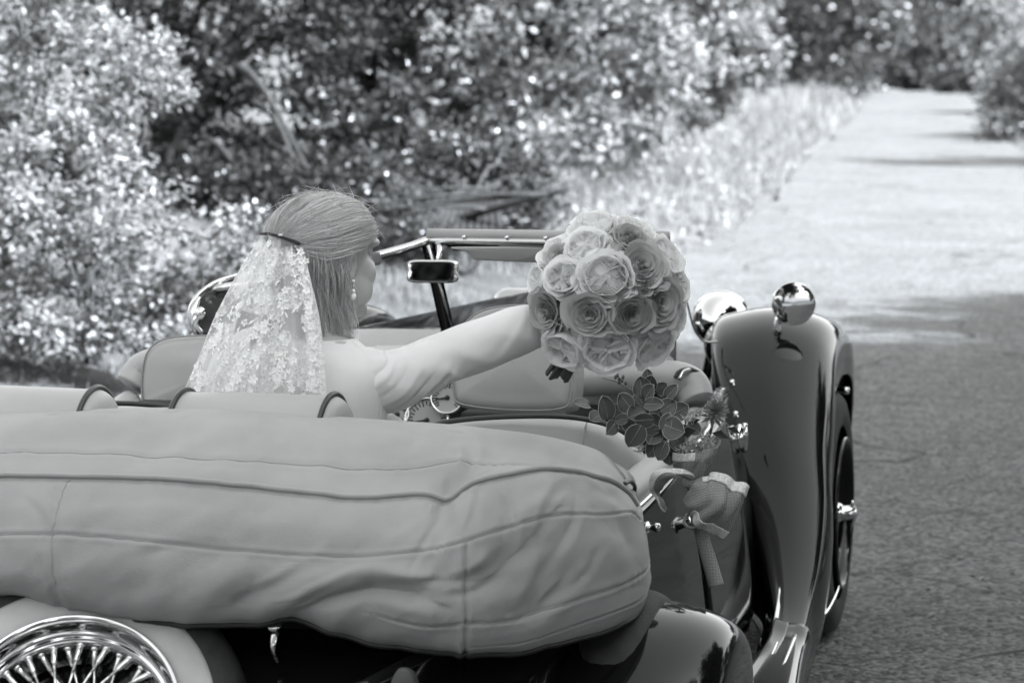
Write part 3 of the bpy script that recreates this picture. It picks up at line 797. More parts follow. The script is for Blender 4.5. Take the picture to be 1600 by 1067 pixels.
mk('side_lamp', join(lathe([(.001, .022), (.008, .02), (.010, .0), (.006, -.02)], sl2, (0, -.4, 1), 14), tube([sl2 + [-.004, 0, -.02], sl2 + [.01, .01, -.045]], .006, 8, 4)), CHROME, car)
mk('bonnet_wire', tube([at(1062, 446, y=.9), at(1074, 475, y=.95), at(1084, 512, y=1.0), at(1100, 533, y=1.05), at(1122, 534, y=1.1)], .0028, 8, 30), STEEL, car)

# ---- windscreen: two panes meeting in a V at the centre post
def scr(pts, r, mat, name, par=car, n=12, m=24, flat=1.0): return mk(name, tube(pts, r, n, m, flat=flat), mat, par)
HX = [at(668, 376, y=0.02), at(1046, 381, y=-.05)]
BX = [at(706, 512, y=0.03), at(1048, 560, y=-.03)]
HL = [at(668, 376, y=0.02), at(640, 386, y=-.01), at(594, 399, y=-.06), at(480, 430, y=-.16), at(330, 452, y=-.26)]
frm = scr([HX[0], HX[1]], .0135, STEEL, 'header_rail', m=12, flat=.8)
mk('header_cap', tube([HX[0] + [0, 0, .014], HX[1] + [0, 0, .014]], .009, 8, 4, flat=1.6), LEATHER, frm)
for t in (.16, .34, .5, .68, .86):
    p = HX[0] * (1 - t) + HX[1] * t + [0, -.012, .010]
    mk('snap_fastener', ell(p, (.006, .006, .005), 10, 6), CHROME, frm)
scr(HL, .0135, STEEL, 'header_rail', m=30, flat=.8)
post = scr([HX[0], BX[0] + [0, .0, -.05]], .0165, PAINT, 'centre_post', m=8)
mk('post_trim', tube([HX[0] + [.006, -.018, -.01], BX[0] + [.006, -.018, 0]], .005, 8, 3), STEEL, post)
scr([HX[1], BX[1] + [0, 0, -.05]], .014, CHROME, 'side_post', m=8)
scr([HL[-1], at(300, 545, y=-.24)], .012, CHROME, 'side_post', m=8)
def pane(a, b, c, d, name):
    Q = np.array([[a, b], [d, c]], float)
    P = patch(Q, 4, 12)
    return mk(name, thick(P, .005), GLASSM, car)
gm = bpy.data.materials.new('clear_glass'); gm.use_nodes = True
n_ = gm.node_tree.nodes; l_ = gm.node_tree.links; n_.remove(n_['Principled BSDF'])
tr = n_.new('ShaderNodeBsdfTransparent'); gl = n_.new('ShaderNodeBsdfGlossy'); gl.inputs['Roughness'].default_value = .01; ms = n_.new('ShaderNodeMixShader'); fr = n_.new('ShaderNodeFresnel'); fr.inputs[0].default_value = 1.3
tr.inputs[0].default_value = g(.88)
l_.new(fr.outputs[0], ms.inputs[0]); l_.new(tr.outputs[0], ms.inputs[1]); l_.new(gl.outputs[0], ms.inputs[2]); l_.new(ms.outputs[0], n_['Material Output'].inputs['Surface'])
GLASSM = gm
pane(HX[0] + [.012, 0, -.01], HX[1] + [-.01, 0, -.01], BX[1] + [-.01, 0, -.04], BX[0] + [.012, 0, -.04], 'windscreen_pane')
pane(HL[-1] + [.01, 0, -.01], HL[0] + [-.012, 0, -.01], BX[0] + [-.012, 0, -.04], at(306, 545, y=-.24), 'windscreen_pane')
# sun visors under the header
mk('sun_visor', pillow([(0, 0), (.30, 0), (.285, -.034), (.06, -.034), (.03, -.024), (.012, -.008)], at(716, 386, y=-.02), (1, 0, 0), (0, -.35, .94), (0, 1, 0), .012, r=.005, bulge=.001), LEATHER, car)
mk('sun_visor', pillow([(0, 0), (.010, -.004), (.012, -.02), (.006, -.030), (-.03, -.03), (-.04, -.01)], at(586, 394, y=-.10), (1, .1, 0), (0, -.1, 1), (0, 1, 0), .012, r=.005, bulge=.001), M('grey_visor', .16, .6), car)
# rear view mirror
rm = at(675, 424, y=-.06)
mshape = [(-.058, -.024), (0, -.027), (.058, -.024), (.062, 0), (.058, .024), (0, .027), (-.058, .024), (-.062, 0)]
mdir = np.array([-.10, -1, -.10]); 
ax_ = unit(np.array([1.0, -.10, 0.02]))
rmo = mk('rear_view_mirror', pillow(mshape, rm, ax_, (0, .11, .994), (0, .994, -.11), .016, r=.005, bulge=.0), CHROME, car)
mk('mirror_glass', pillow([(x * .94, z * .9) for x, z in mshape], rm + [0, -.0025, 0], ax_, (0, .11, .994), (0, .994, -.11), .004, r=.0015, bulge=.0), MIRROR, rmo)
mk('mirror_arm', tube([rm + [.01, .016, .02], rm + [.012, .03, .05], HX[0] + [.02, 0, -.005]], .007, 8, 8), CHROME, rmo)

# wind deflector on the left side of the screen
wdq = np.array([[at(300, 520, y=-.30), at(296, 490, y=-.30), at(308, 464, y=-.29), at(335, 443, y=-.26), at(372, 431, y=-.2)],
                [at(345, 528, y=-.26), at(345, 500, y=-.26), at(350, 480, y=-.25), at(360, 465, y=-.22), at(385, 458, y=-.17)],
                [at(420, 540, y=-.2), at(420, 520, y=-.2), at(420, 500, y=-.19), at(420, 485, y=-.17), at(420, 470, y=-.13)]])
wdp = patch(wdq, 10, 24)
wd = mk('wind_deflector', thick(wdp, .005), M('tinted_perspex', .06, .08, spec=.5), car)
mk('deflector_frame', tube(wdp[0], .0065, 8), CHROME, wd)
mk('deflector_frame', tube([at(306, 522, y=-.31), at(304, 492, y=-.31), at(312, 464, y=-.30)], [.006, .011, .004], 8, 12), CHROME, wd)
mk('deflector_clamp', join(ell(at(314, 490, y=-.32), (.014, .012, .016), 14, 8), tube([at(314, 490, y=-.32), at(305, 505, y=-.32), at(318, 522, y=-.31)], [.008, .010, .007], 8, 8)), CHROME, wd)

# ---- dashboard with its dials
mk('dashboard', thick(patch(np.array([[(-.62, -.06, .50), (0, -.02, .50), (.62, -.06, .50)], [(-.63, -.07, .66), (0, -.03, .66), (.63, -.07, .66)], [(-.63, -.06, .82), (0, -.02, .85), (.63, -.06, .82)], [(-.62, .04, .86), (0, .06, .895), (.62, .04, .86)]]), 16, 24), .012), M('dark_dash', .03, .3, coat=.5), car)
def dial(px, py, r, y=-.045):
    c = at(px, py, y=y)
    dr = unit(np.array([.0, -1, .35]))
    o = mk('dial', lathe([(r * .86, .004), (r * .9, .012), (r, .012), (r * 1.04, .004), (r * 1.04, -.01)], c, dr, 40), CHROME, car)
    mk('dial_face', lathe([(r * .88, .004), (r * .4, .004), (.0005, .004)], c, dr, 40), M('dial_face', .32, .4), o)
    u, v, d = frame(dr)
    G = []
    for i in range(22):
        a = R(-40) + i / 21 * R(260)
        e = math.cos(a) * u + math.sin(a) * v
        G.append(box(c + d * .005 + e * r * .74, (.0012, .0045 if i % 2 else .007, .0006), np.stack([np.cross(e, d), e, d], 1)))
    mk('dial_marks', join(*G), PIPING, o)
    e = math.cos(R(190)) * u + math.sin(R(190)) * v
    mk('needle', join(tube([c + d * .007, c + d * .007 + e * r * .7], [.003, .001], 6, 3), ell(c + d * .007, (.006,) * 3, 10, 6)), PIPING, o)
dial(668, 657, .055); dial(700, 622, .04); dial(622, 648, .03)
# cream padded dash rail, right hand end curving down to the door top
RAIL = [at(905, 596, y=-.10), at(980, 590, y=-.09), at(1045, 590, y=-.07), at(1078, 601, y=-.06), at(1090, 628, y=-.08)]
mk('padded_rail', tube(RAIL, [.036, .038, .040, .042, .040], 24, 50), LEATHER, car)
mk('padded_rail', mir(tube(RAIL, [.036, .038, .040, .042, .040], 20, 40)), LEATHER, car)
ev = at(1097, 615, y=-.06)
mk('rail_piping', tube([at(1062, 592, y=-.14), at(1068, 581, y=-.12), at(1082, 578, y=-.08), at(1097, 590, y=-.05), at(1106, 612, y=-.05), at(1102, 638, y=-.07)], .0045, 8, 30), STEEL, car)
mk('rail_piping', tube([at(1055, 590, y=-.12), at(1062, 580, y=-.11), at(1078, 577, y=-.09), at(1096, 584, y=-.06)], .005, 8, 20), PIPING, car)
DT = [(flank(y, .72) - .035, y, RAILZ(y) + .012) for y in np.linspace(-.10, -1.15, 14)]
mk('door_cap', tube(DT, [.030, .034, .036, .036, .034], 20, 50, flat=1.0), LEATHER, car)
mk('door_cap', mir(tube(DT, [.030, .034, .036, .036, .034], 16, 40, flat=1.0)), LEATHER, car)
mk('cap_trim', tube([(x + .036, y, z - .012) for x, y, z in DT], .006, 8, 40), STEEL, car)
mk('inner_panel', thick(patch(np.array([[(flank(y, .5) - .09, y, z) for y in np.linspace(.0, -1.3, 8)] for z in (.30, .5, .68)]), 8, 24)[::-1], .01), LEATHER, car)
mk('inner_panel', mir(thick(patch(np.array([[(flank(y, .5) - .09, y, z) for y in np.linspace(.0, -1.3, 8)] for z in (.30, .5, .68)]), 8, 24)[::-1], .01)), LEATHER, car)
mk('floor_pan', box((0, -.75, .32), (.64, .75, .01)), CARPET, car)
mk('scuttle_panel', pillow([(0, 0), (.16, 0), (.16, .065), (0, .065)], at(900, 628, y=-.06), (1, 0, 0), (0, .1, 1), (0, 1, 0), .02, r=.01, bulge=.004), LEATHER, car)

# ---- front seats
def front_seat(hr, top, bot, label=None):
    s = bpy.data.objects.new('front_seat', None); COL.objects.link(s); s.parent = car
    b = np.array([hr[:, 0].mean(), -.62, .35]); s.location = b - BASE['convertible_car']; BASE[s.name] = b
    return s
def seat(sx):
    s = bpy.data.objects.new('front_seat', None); COL.objects.link(s); s.parent = car
    b = np.array([sx * .39, -.62, .35]); s.location = b - BASE['convertible_car']; BASE[s.name] = b
    f = (lambda q: q) if sx > 0 else mir
    if sx > 0:
        hro = [(.222, .842), (.34, .832), (.450, .838), (.474, .862), (.478, .93), (.466, 1.01), (.43, 1.052), (.35, 1.068), (.265, 1.055), (.215, 1.015), (.196, .95), (.200, .87)]
    else:
        hro = [(.16, .80), (.30, .79), (.50, .80), (.520, .83), (.524, .89), (.512, .945), (.47, .975), (.38, .985), (.28, .985), (.19, .975), (.15, .945), (.13, .87)]
    hr = mk('headrest', f(pillow(hro, (0, -.61, 0), (1, 0, 0), (0, .16, 1), (0, 1, -.16), .13, r=.035, bulge=.014)), LEATHER, s)
    o = np.array(hro)
    c = o.mean(0)
    pts = [np.array([0, -.61 + .0, 0]) + (q[0] - (q[0] - c[0]) * .045) * np.array([1, 0, 0]) + (q[1] - (q[1] - c[1]) * .045) * np.array([0, .16, 1]) + np.array([0, -.001 + .008, 0]) for q in o]
    mk('headrest_seam', f(tube(pts, .0022, 6, 10, closed=True)), THREAD, hr)
    bo = [(.15, .46), (.64, .46), (.655, .60), (.66, .74), (.63, .80), (.56, .838), (.40, .848), (.27, .840), (.205, .82), (.17, .78), (.155, .6)]
    bk = mk('backrest', f(pillow(bo, (0, -.755, 0), (1, 0, 0), (0, .10, 1), (0, 1, -.10), .15, r=.05, bulge=.022)), LEATHER, s)
    pp = [at(640, 680, y=-.70), at(662, 670, y=-.69), at(700, 659, y=-.685), at(770, 652, y=-.68), at(860, 650, y=-.68), at(920, 656, y=-.68), at(965, 670, y=-.685), at(1000, 692, y=-.69)]
    mk('backrest_piping', f(tube(pp, .0058, 8, 50)), PIPING, bk)
    se = [(.545, -.778 + .10 * z + (0 if z < .80 else (z - .80) ** 2 * 20), z) for z in np.linspace(.62, .842, 14)]
    mk('backrest_seam', f(tube(se, .0022, 6, 20)), THREAD, bk)
    mk('seat_cushion', f(ell((.40, -.42, .44), (.25, .27, .09), 40, 20, .45)), LEATHER, s)
    mk('gap_shade', f(box((.37, -.58, .838), (.11, .03, .010), bev=.005)), CARPET, s)  # dark box standing in for the shade in the gap under the headrest
seat(1); seat(-1)

# ---- rear seat backs: two padded squabs with rounded tops
def squab(x0, x1, name='rear_squab'):
    def sect(x, k=1.0):
        pts = []
        for a in np.linspace(-R(10), R(190), 25):
            pts.append((x, -1.60 + .105 * k * math.cos(a) * (1 if abs(math.cos(a)) < 2 else 1), .905 + .095 * k * max(math.sin(a), -.3)))
        pts = [(x, -1.60 + .100 * k, .60)] + pts + [(x, -1.60 - .100 * k, .60)]
        return pts
    xs = [x0 - .022, x0 - .015, x0, x0 + .02, (x0 + x1) / 2, x1 - .02, x1, x1 + .018, x1 + .028]
    ks = [.55, .85, 1, 1.0, 1.02, 1.0, 1, .86, .55]
    P = patch(np.array([sect(x, k) for x, k in zip(xs, ks)]), 46, 27 * 3)
    o = mk(name, surf(P), LEATHER, car)
    for cap, x in ((P[0], x0 - .022), (P[-1], x1 + .028)):
        c = cap.mean(0); n = len(cap)
        mk('end_panel', (np.concatenate([[c + [.004 if x > x0 + .1 else -.004, 0, 0]], cap]), [(0, i + 1, i + 2) for i in range(n - 1)]), LEATHER, o)
    for x in (x0, x1):
        mk('squab_piping', tube(np.array(sect(x, 1.035)) * 1.0, .0055, 8, 60), PIPING, o)
squab(-.008, .272); squab(-.62, -.180)
mk('rear_seat_cushion', ell((0, -1.32, .55), (.56, .24, .10), 48, 20, .4), LEATHER, car)
# ---- hood cover: one padded bag laid over the folded hood. Rows follow its seams, from the top edge down to the hem
PXC = [0, 110, 230, 350, 460, 560, 650, 697, 730, 800, 870, 940, 975, 990]
ROWS = dict(
    T=[660, 657, 655, 658, 667, 675, 681, 685, 689, 697, 708, 725, 752, 772],
    S1=[705, 706, 712, 718, 724, 732, 730, 723, 724, 726, 727, 743, 764, 782],
    P=[743, 745, 748, 757, 768, 777, 772, 779, 757, 741, 732, 748, 768, 790],
    M1=[790, 790, 797, 807, 817, 823, 819, 818, 803, 784, 770, 776, 782, 798],
    S2=[835, 835, 845, 858, 866, 869, 861, 853, 845, 822, 804, 803, 800, 812],
    M2=[885, 887, 892, 900, 905, 912, 916, 914, 908, 890, 868, 855, 848, 850],
    S3=[908, 925, 935, 942, 944, 955, 976, 978, 974, 970, 946, 920, 900, 888],
    S4=[925, 946, 961, 966, 962, 985, 1003, 1011, 1011, 1006, 986, 956, 938, 914],
    B=[930, 954, 969, 974, 968, 998, 1012, 1017, 1019, 1017, 1003, 980, 962, 934])
YR = dict(T=-1.77, S1=-1.89, P=-1.97, M1=-2.025, S2=-2.05, M2=-2.065, S3=-2.06, S4=-2.04, B=-2.01)
BEND = np.interp(PXC, [0, 460, 650, 730, 800, 870, 940, 975, 990], [0, 0, .01, .03, .07, .13, .23, .33, .40])
# the hem swells to the right of its upper edge on the corner
XSH = dict(T=0, S1=0, P=2, M1=6, S2=10, M2=16, S3=20, S4=23, B=16)
keys = list(ROWS)
CP = np.zeros((len(keys), len(PXC), 3))
for i, k in enumerate(keys):
    for j, px in enumerate(PXC):
        f = min(1, max(0, (px - 860) / 115.0))
        CP[i, j] = at(px + XSH[k] * f * 1.05, ROWS[k][j], y=YR[k] + BEND[j])
# side panel that turns forward out of sight, left half mirrored beyond the picture
end = CP[:, -1]
e1 = end + np.array([-.02, .10, 0]); e2 = end + np.array([-.09, .22, 0]); e3 = end + np.array([-.17, .30, 0])
right = np.concatenate([CP, e1[:, None], e2[:, None], e3[:, None]], 1)
left = []
for j in (len(PXC) + 2, len(PXC) + 1, len(PXC), 13, 12, 11, 10, 9, 7, 5):
    q = right[:, j].copy(); q[:, 0] = -q[:, 0] - .02
    if q[:, 0].mean() < CP[:, 0, 0].mean() - .10: left.append(q)
CT = np.concatenate([np.stack(left, 1), right], 1)
top1 = CT[0] + [0, .14, .004]; top2 = CT[0] + [0, .24, -.03]; top3 = CT[0] + [0, .27, -.12]
for q in (top1, top2, top3):
    q[:, 0] *= np.interp(np.abs(q[:, 0]), [0, .6, .9], [1, 1, .90])
bot1 = CT[-1] + [0, .05, -.012]; bot2 = CT[-1] + [0, .14, .0]
for q in (bot1, bot2): q[:, 0] *= np.interp(np.abs(q[:, 0]), [0, .6, .9], [1, 1, .95])
CT = np.concatenate([[top3, top2, top1], CT, [bot1, bot2]])
NRW, SUB = CT.shape[0], 24
nr, nc = (NRW - 1) * SUB + 1, 460
SP = patch(CT, nr, nc)
N = normals(SP)
if N[nr // 2, nc // 2, 1] > 0: N = -N
rr_ = (SP - CAM) ; zc_ = rr_ @ FW
PX = 800 + FPX * (rr_ @ RT) / zc_; PY = 533.5 - FPX * (rr_ @ UP) / zc_
vis = (np.arange(nr) >= 3 * SUB - 10)[:, None] * np.ones((1, nc))
D = np.zeros((nr, nc))
def fold(pts, dep, wid, asym=0.0):
    """a crease (dep<0) or ridge (dep>0) along the polyline, in the cloth's own layout"""
    global D
    P = cr(np.array(pts, float), 40)
    best = np.full(PX.shape, 1e9); tt = np.zeros(PX.shape); side = np.zeros(PX.shape)
    for i, p in enumerate(P):
        dd = np.hypot(PX - p[0], PY - p[1]); m = dd < best
        best = np.where(m, dd, best); tt = np.where(m, i / 39, tt)
        t = P[min(i + 1, 39)] - P[max(i - 1, 0)]
        side = np.where(m, np.sign((PX - p[0]) * t[1] - (PY - p[1]) * t[0]), side)
    env = np.sin(np.clip(tt, 0.02, .98) * np.pi) ** .6
    sh = np.exp(-(best / wid) ** 2)
    if asym: sh = sh + asym * np.exp(-((best - wid * 1.6) / (wid * 1.3)) ** 2) * (side > 0) * -1
    D += .72 * dep * sh * env * vis
# folds read off the cloth
fold([(440, 968), (480, 948), (520, 932), (578, 918), (640, 925), (668, 934)], -.022, 14, .9)
fold([(690, 786), (690, 830), (670, 860)], -.010, 14)
fold([(697, 776), (718, 752), (745, 742)], -.016, 12, .6)
fold([(745, 770), (750, 820), (735, 850)], .010, 16)
fold([(800, 760), (790, 830), (770, 900)], -.010, 17, .5)
fold([(700, 905), (760, 905), (800, 870), (850, 815)], -.016, 22, .8)
fold([(850, 840), (830, 890), (810, 930), (800, 960)], .010, 13)
fold([(900, 880), (870, 920), (840, 950), (815, 970)], -.011, 15, .6)
fold([(880, 740), (930, 790), (975, 850)], -.007, 20, .4)
fold([(930, 760), (960, 775), (985, 800)], -.008, 9)
fold([(100, 930), (200, 920), (330, 860)], -.007, 30)
fold([(10, 860), (40, 850), (90, 880)], .007, 25)
fold([(280, 940), (350, 905), (440, 880)], .007, 26)
fold([(330, 960), (400, 930), (470, 870)], -.007, 22)
fold([(590, 935), (660, 955), (720, 960)], .012, 18)
fold([(150, 730), (300, 735), (450, 752)], .004, 14)
fold([(30, 690), (110, 686), (240, 690)], -.003, 12)
fold([(860, 725), (900, 728), (945, 742)], -.006, 8)
fold([(560, 800), (620, 815), (680, 800)], -.006, 24)
fold([(940, 830), (975, 880), (985, 920)], .006, 22)
for _ in range(24):
    x, y = RNG.uniform(-300, 1000), RNG.uniform(690, 1000)
    a = RNG.uniform(.2, 1.3); L = RNG.uniform(25, 80)
    fold([(x, y), (x + L * math.cos(a), y - L * math.sin(a)), (x + 2 * L * math.cos(a + .3), y - 2 * L * math.sin(a + .3))], RNG.choice([-1, 1]) * RNG.uniform(.0012, .0032), RNG.uniform(9, 24))
for pts, dep, wid in [([(450, 962), (520, 925), (575, 908)], .008, 7), ([(690, 800), (660, 850), (640, 900)], -.005, 6), ([(740, 752), (735, 790), (722, 830)], .006, 6), ([(775, 750), (800, 800), (805, 860)], -.005, 6), ([(870, 745), (840, 800), (830, 860)], .005, 8),
    ([(905, 760), (895, 820), (860, 880)], -.006, 7), ([(760, 870), (730, 890), (700, 900)], .007, 8), ([(690, 930), (740, 925), (790, 900)], -.006, 7), ([(880, 900), (850, 930), (830, 960)], .006, 7), ([(940, 850), (920, 890), (890, 920)], -.005, 7),
    ([(600, 905), (640, 912), (690, 905)], -.005, 6), ([(960, 790), (975, 830), (985, 860)], -.004, 7), ([(890, 735), (915, 745), (950, 770)], .004, 5), ([(820, 720), (850, 728), (880, 726)], -.003, 5), ([(700, 690), (720, 705), (716, 730)], .004, 7), ([(740, 695), (742, 715), (730, 740)], -.004, 6),
    ([(200, 870), (300, 850), (380, 862)], -.003, 8), ([(120, 800), (240, 790), (330, 800)], .002, 10), ([(500, 860), (430, 900), (360, 930)], .004, 8), ([(560, 880), (500, 905), (440, 930)], -.004, 7), ([(30, 770), (60, 800), (70, 830)], -.003, 7)]:
    fold(pts, dep, wid, .4)
# the uneven pull of the cloth
for _ in range(26):
    a = RNG.uniform(.2, 1.5); lam = RNG.uniform(22, 95)
    D += .00022 * (lam / 50) * (1 - .7 * np.exp(-((np.arange(nr)[:, None] / SUB - 5) / .5) ** 2)) * np.sin((PX * math.sin(a) + PY * math.cos(a)) * 2 * math.pi / lam + RNG.uniform(0, 6) + 1.5 * np.sin((PX * math.cos(a) - PY * math.sin(a)) / RNG.uniform(40, 120))) * vis
ii = np.arange(nr)[:, None] / SUB
# stitched seams pinch the cloth in
for row in (4, 7, 9, 10):
    s = np.exp(-((ii - row) / .045) ** 2)
    m = np.ones((1, nc))
    if row == 9: m = (np.clip((PX[9 * SUB] - 560) / 60, 0, 1))[None]
    if row == 10: m = (np.clip((PX[10 * SUB] - 700) / 60, 0, 1))[None]
    D -= .0022 * s * m
    D += .0007 * np.exp(-((np.abs(ii - row) - .14) / .08) ** 2) * m
uj = np.cumsum(RNG.normal(1, .35, nc))[None]
for row in (4, 5, 7, 9):
    D += .0011 * np.sin(uj * 1.15 + 3 * np.sin(uj * .21)) * np.exp(-((ii - row) / .22) ** 2) * (np.abs(ii - row) > .03) * (.5 + .5 * np.sin(uj * .13 + row))
D -= .004 * np.exp(-((ii - 5.12) / .06) ** 2)
def vseam(pts, y0, y1):
    c = cr(np.array(pts, float), 60)
    xx = np.interp(PY, c[:, 1], c[:, 0])
    m = np.clip((PY - y0) / 8, 0, 1) * np.clip((y1 - PY) / 8, 0, 1) * vis
    global D
    D += (-.0045 * np.exp(-((PX - xx) / 3.2) ** 2) + .0018 * np.exp(-((np.abs(PX - xx) - 8) / 4) ** 2)) * m
vseam([(106, 748), (90, 790), (82, 835), (81, 880), (88, 920), (103, 956)], 750, 965)
vseam([(98, 748), (82, 790), (75, 835), (74, 880), (81, 920), (96, 956)], 750, 965)
vseam([(727, 846), (728, 900), (728, 960), (726, 1016)], 848, 1030)
SP2 = SP + N * D[..., None]
cover = mk('hood_cover', surf(SP2[:, ::-1] if np.cross(SP2[60, 201] - SP2[60, 200], SP2[61, 200] - SP2[60, 200])[1] > 0 else SP2), CANVAS, car)
mk('cover_piping', tube(SP2[5 * SUB] + N[5 * SUB] * .0025, .0048, 8), CANVAS, cover)
mk('hem_binding', tube((SP2[11 * SUB + 4] + N[11 * SUB + 4] * .002)[40:], .0055, 8), PIPING, cover)
for row in (4, 7, 9, 10):
    q = SP2[row * SUB] + N[row * SUB] * .0006
    if row == 9: q = q[PX[row * SUB] > 575]
    if row == 10: q = q[PX[row * SUB] > 715]
    mk('seam', tube(q, .0011, 5), THREAD, cover)
for x0, pts in ((0, [(106, 748), (90, 790), (82, 835), (81, 880), (88, 920), (103, 956)]), (1, [(727, 848), (728, 900), (728, 960), (726, 1014)])):
    c = cr(np.array(pts, float), 50); q = []
    for px, py in c:
        k = np.argmin((PX - px) ** 2 + (PY - py) ** 2 + 1e6 * (vis < .5)); q.append(SP2.reshape(-1, 3)[k] + N.reshape(-1, 3)[k] * .0006)
    q = np.array(q); q[1:-1] = (q[:-2] + q[1:-1] * 2 + q[2:]) / 4
    mk('seam', tube(q, .0011, 5), THREAD, cover)
mk('folded_hood', ell((-.0, -1.68, .76), (.80, .20, .17), 48, 20, .6), INNER, car)
mk('hood_strap', tube([at(975, 756, y=-1.50), at(985, 752, y=-1.40), at(992, 762, y=-1.35), at(984, 778, y=-1.36)], .004, 6, 16), PIPING, cover)
# ================================================================ the bride
O = at(510, 398, y=-1.30)
HFH = unit(RT * math.cos(R(47)) + unit(FW * [1, 1, 0]) * math.sin(R(47)))
HF, HR, HU = HFH, np.array([HFH[1], -HFH[0], 0]), np.array([0, 0, 1.0])
HS = 1.03
hd = lambda f, s, z: O + (HF * f + HR * s + HU * z) * HS
HM = np.stack([HF, -HR, HU], 1)
def he(f, s, z, r, n=20, m=12): return ell(hd(f, s, z), (r[0] * HS, r[1] * HS, r[2] * HS), n, m, 1.0, HM)
bride = empty('person', (O[0] + .02, O[1] - .02, .50), 'bride in a white dress and lace veil holding a bouquet out over the car side', 'person')
SLV = [(at(488, 622, y=-1.355), .035), (at(530, 602, y=-1.36), .056), (at(566, 594, y=-1.355), .060), (at(600, 597, y=-1.335), .057), (at(650, 579, y=-1.28), .048), (at(700, 557, y=-1.22), .0465), (at(760, 536, y=-1.17), .0475), (at(812, 516, y=-1.12), .0445), (at(846, 507, y=-1.09), .039)]
SC_ = np.array([p for p, r in SLV]); SR_ = np.array([r for p, r in SLV])
WR = SC_[-1]
TOR = at(483, 640, y=-1.335)
B = []
# head: skull, face, jaw, features (joined into one surface below)
for f, s, z, r in [(-.012, 0, .018, (.094, .075, .086)), (.036, 0, -.040, (.060, .058, .080)), (.030, 0, -.072, (.060, .050, .048)), (.076, 0, -.104, (.020, .022, .018)), (.078, 0, .034, (.026, .045, .034)),
                   (.054, .035, -.034, (.031, .027, .030)), (.054, -.035, -.034, (.031, .027, .030)), (.060, .034, -.048, (.022, .021, .020)), (.060, -.034, -.048, (.022, .021, .020)), (.080, .028, .020, (.020, .026, .010)), (.080, -.028, .020, (.020, .026, .010)),
                   (.094, 0, .004, (.010, .009, .016)), (.102, 0, -.010, (.011, .009, .016)), (.109, 0, -.026, (.013, .011, .012)), (.099, .012, -.030, (.010, .008, .008)), (.099, -.012, -.030, (.010, .008, .008)),
                   (.088, 0, -.062, (.014, .024, .012)), (.095, 0, -.064, (.008, .020, .005)), (.092, 0, -.075, (.009, .018, .006)), (.074, .022, .002, (.016, .016, .010)), (.074, -.022, .002, (.016, .016, .010)), (.034, .052, -.065, (.034, .012, .030)), (.034, -.052, -.065, (.034, .012, .030))]:
    B.append(he(f, s, z, r))
for sg in (1, -1):                       # ears: rim, bowl, lobe
    ring = [hd(-.018 + .017 * math.cos(a) - .004 * math.sin(a), sg * (.075 + .006 * (1 - math.cos(a)) * .5), -.008 + .029 * math.sin(a)) for a in np.linspace(0, 2 * math.pi, 20, endpoint=False)]
    B.append(tube(ring, .0052, 8, closed=True)); B.append(he(-.017, sg * .074, -.008, (.015, .0045, .026))); B.append(he(-.014, sg * .077, -.037, (.008, .006, .009)))
NK = hd(-.045, 0, -.20)
B.append(tube([hd(-.012, 0, -.03), hd(-.018, 0, -.09), hd(-.030, 0, -.14), NK], [.058, .054, .053, .068], 24, 12))
# trunk, shoulders, arms, legs
tax = unit(np.array([.94, -.34, 0])); TM = np.stack([tax, np.cross([0, 0, 1], tax), [0, 0, 1]], 1)
def te(dx, dy, z, r): return ell(TOR * [1, 1, 0] + tax * dx + TM[:, 1] * dy + [0, 0, z], r, 28, 16, .9, TM)
for dx, dy, z, r in [(0, 0, 1.0, (.15, .085, .09)), (0, 0, .92, (.145, .095, .12)), (0, 0, .80, (.12, .085, .12)), (0, .01, .66, (.165, .115, .12)), (0, .06, .92, (.12, .06, .08))]: B.append(te(dx, dy, z, r))
SHL_ = TOR * [1, 1, 0] - tax * .155 + [0, 0, 1.0]
B.append(tube([TOR * [1, 1, 0] + [0, 0, 1.03], SHL_, SHL_ + [-.05, .02, -.14], SHL_ + [-.02, .17, -.27], SHL_ + [.10, .26, -.33]], [.06, .056, .045, .038, .028], 18, 24))
B.append(tube([TOR * [1, 1, 0] + [0, 0, 1.02]] + list(SC_), [.065, .060, .058, .050, .042, .040, .036, .030, .026], 20, 50))
for sx in (-1, 1):
    hp = TOR * [1, 1, 0] + tax * sx * .085 + [0, .04, .63]
    B.append(tube([hp, hp + [.02 * sx, .22, .05], hp + [.03 * sx, .44, .06], hp + [.03 * sx, .50, -.10], hp + [.02 * sx, .52, -.27]], [.085, .08, .062, .052, .04], 18, 24))
    B.append(ell(hp + [.02 * sx, .58, -.29], (.04, .11, .03), 16, 10))
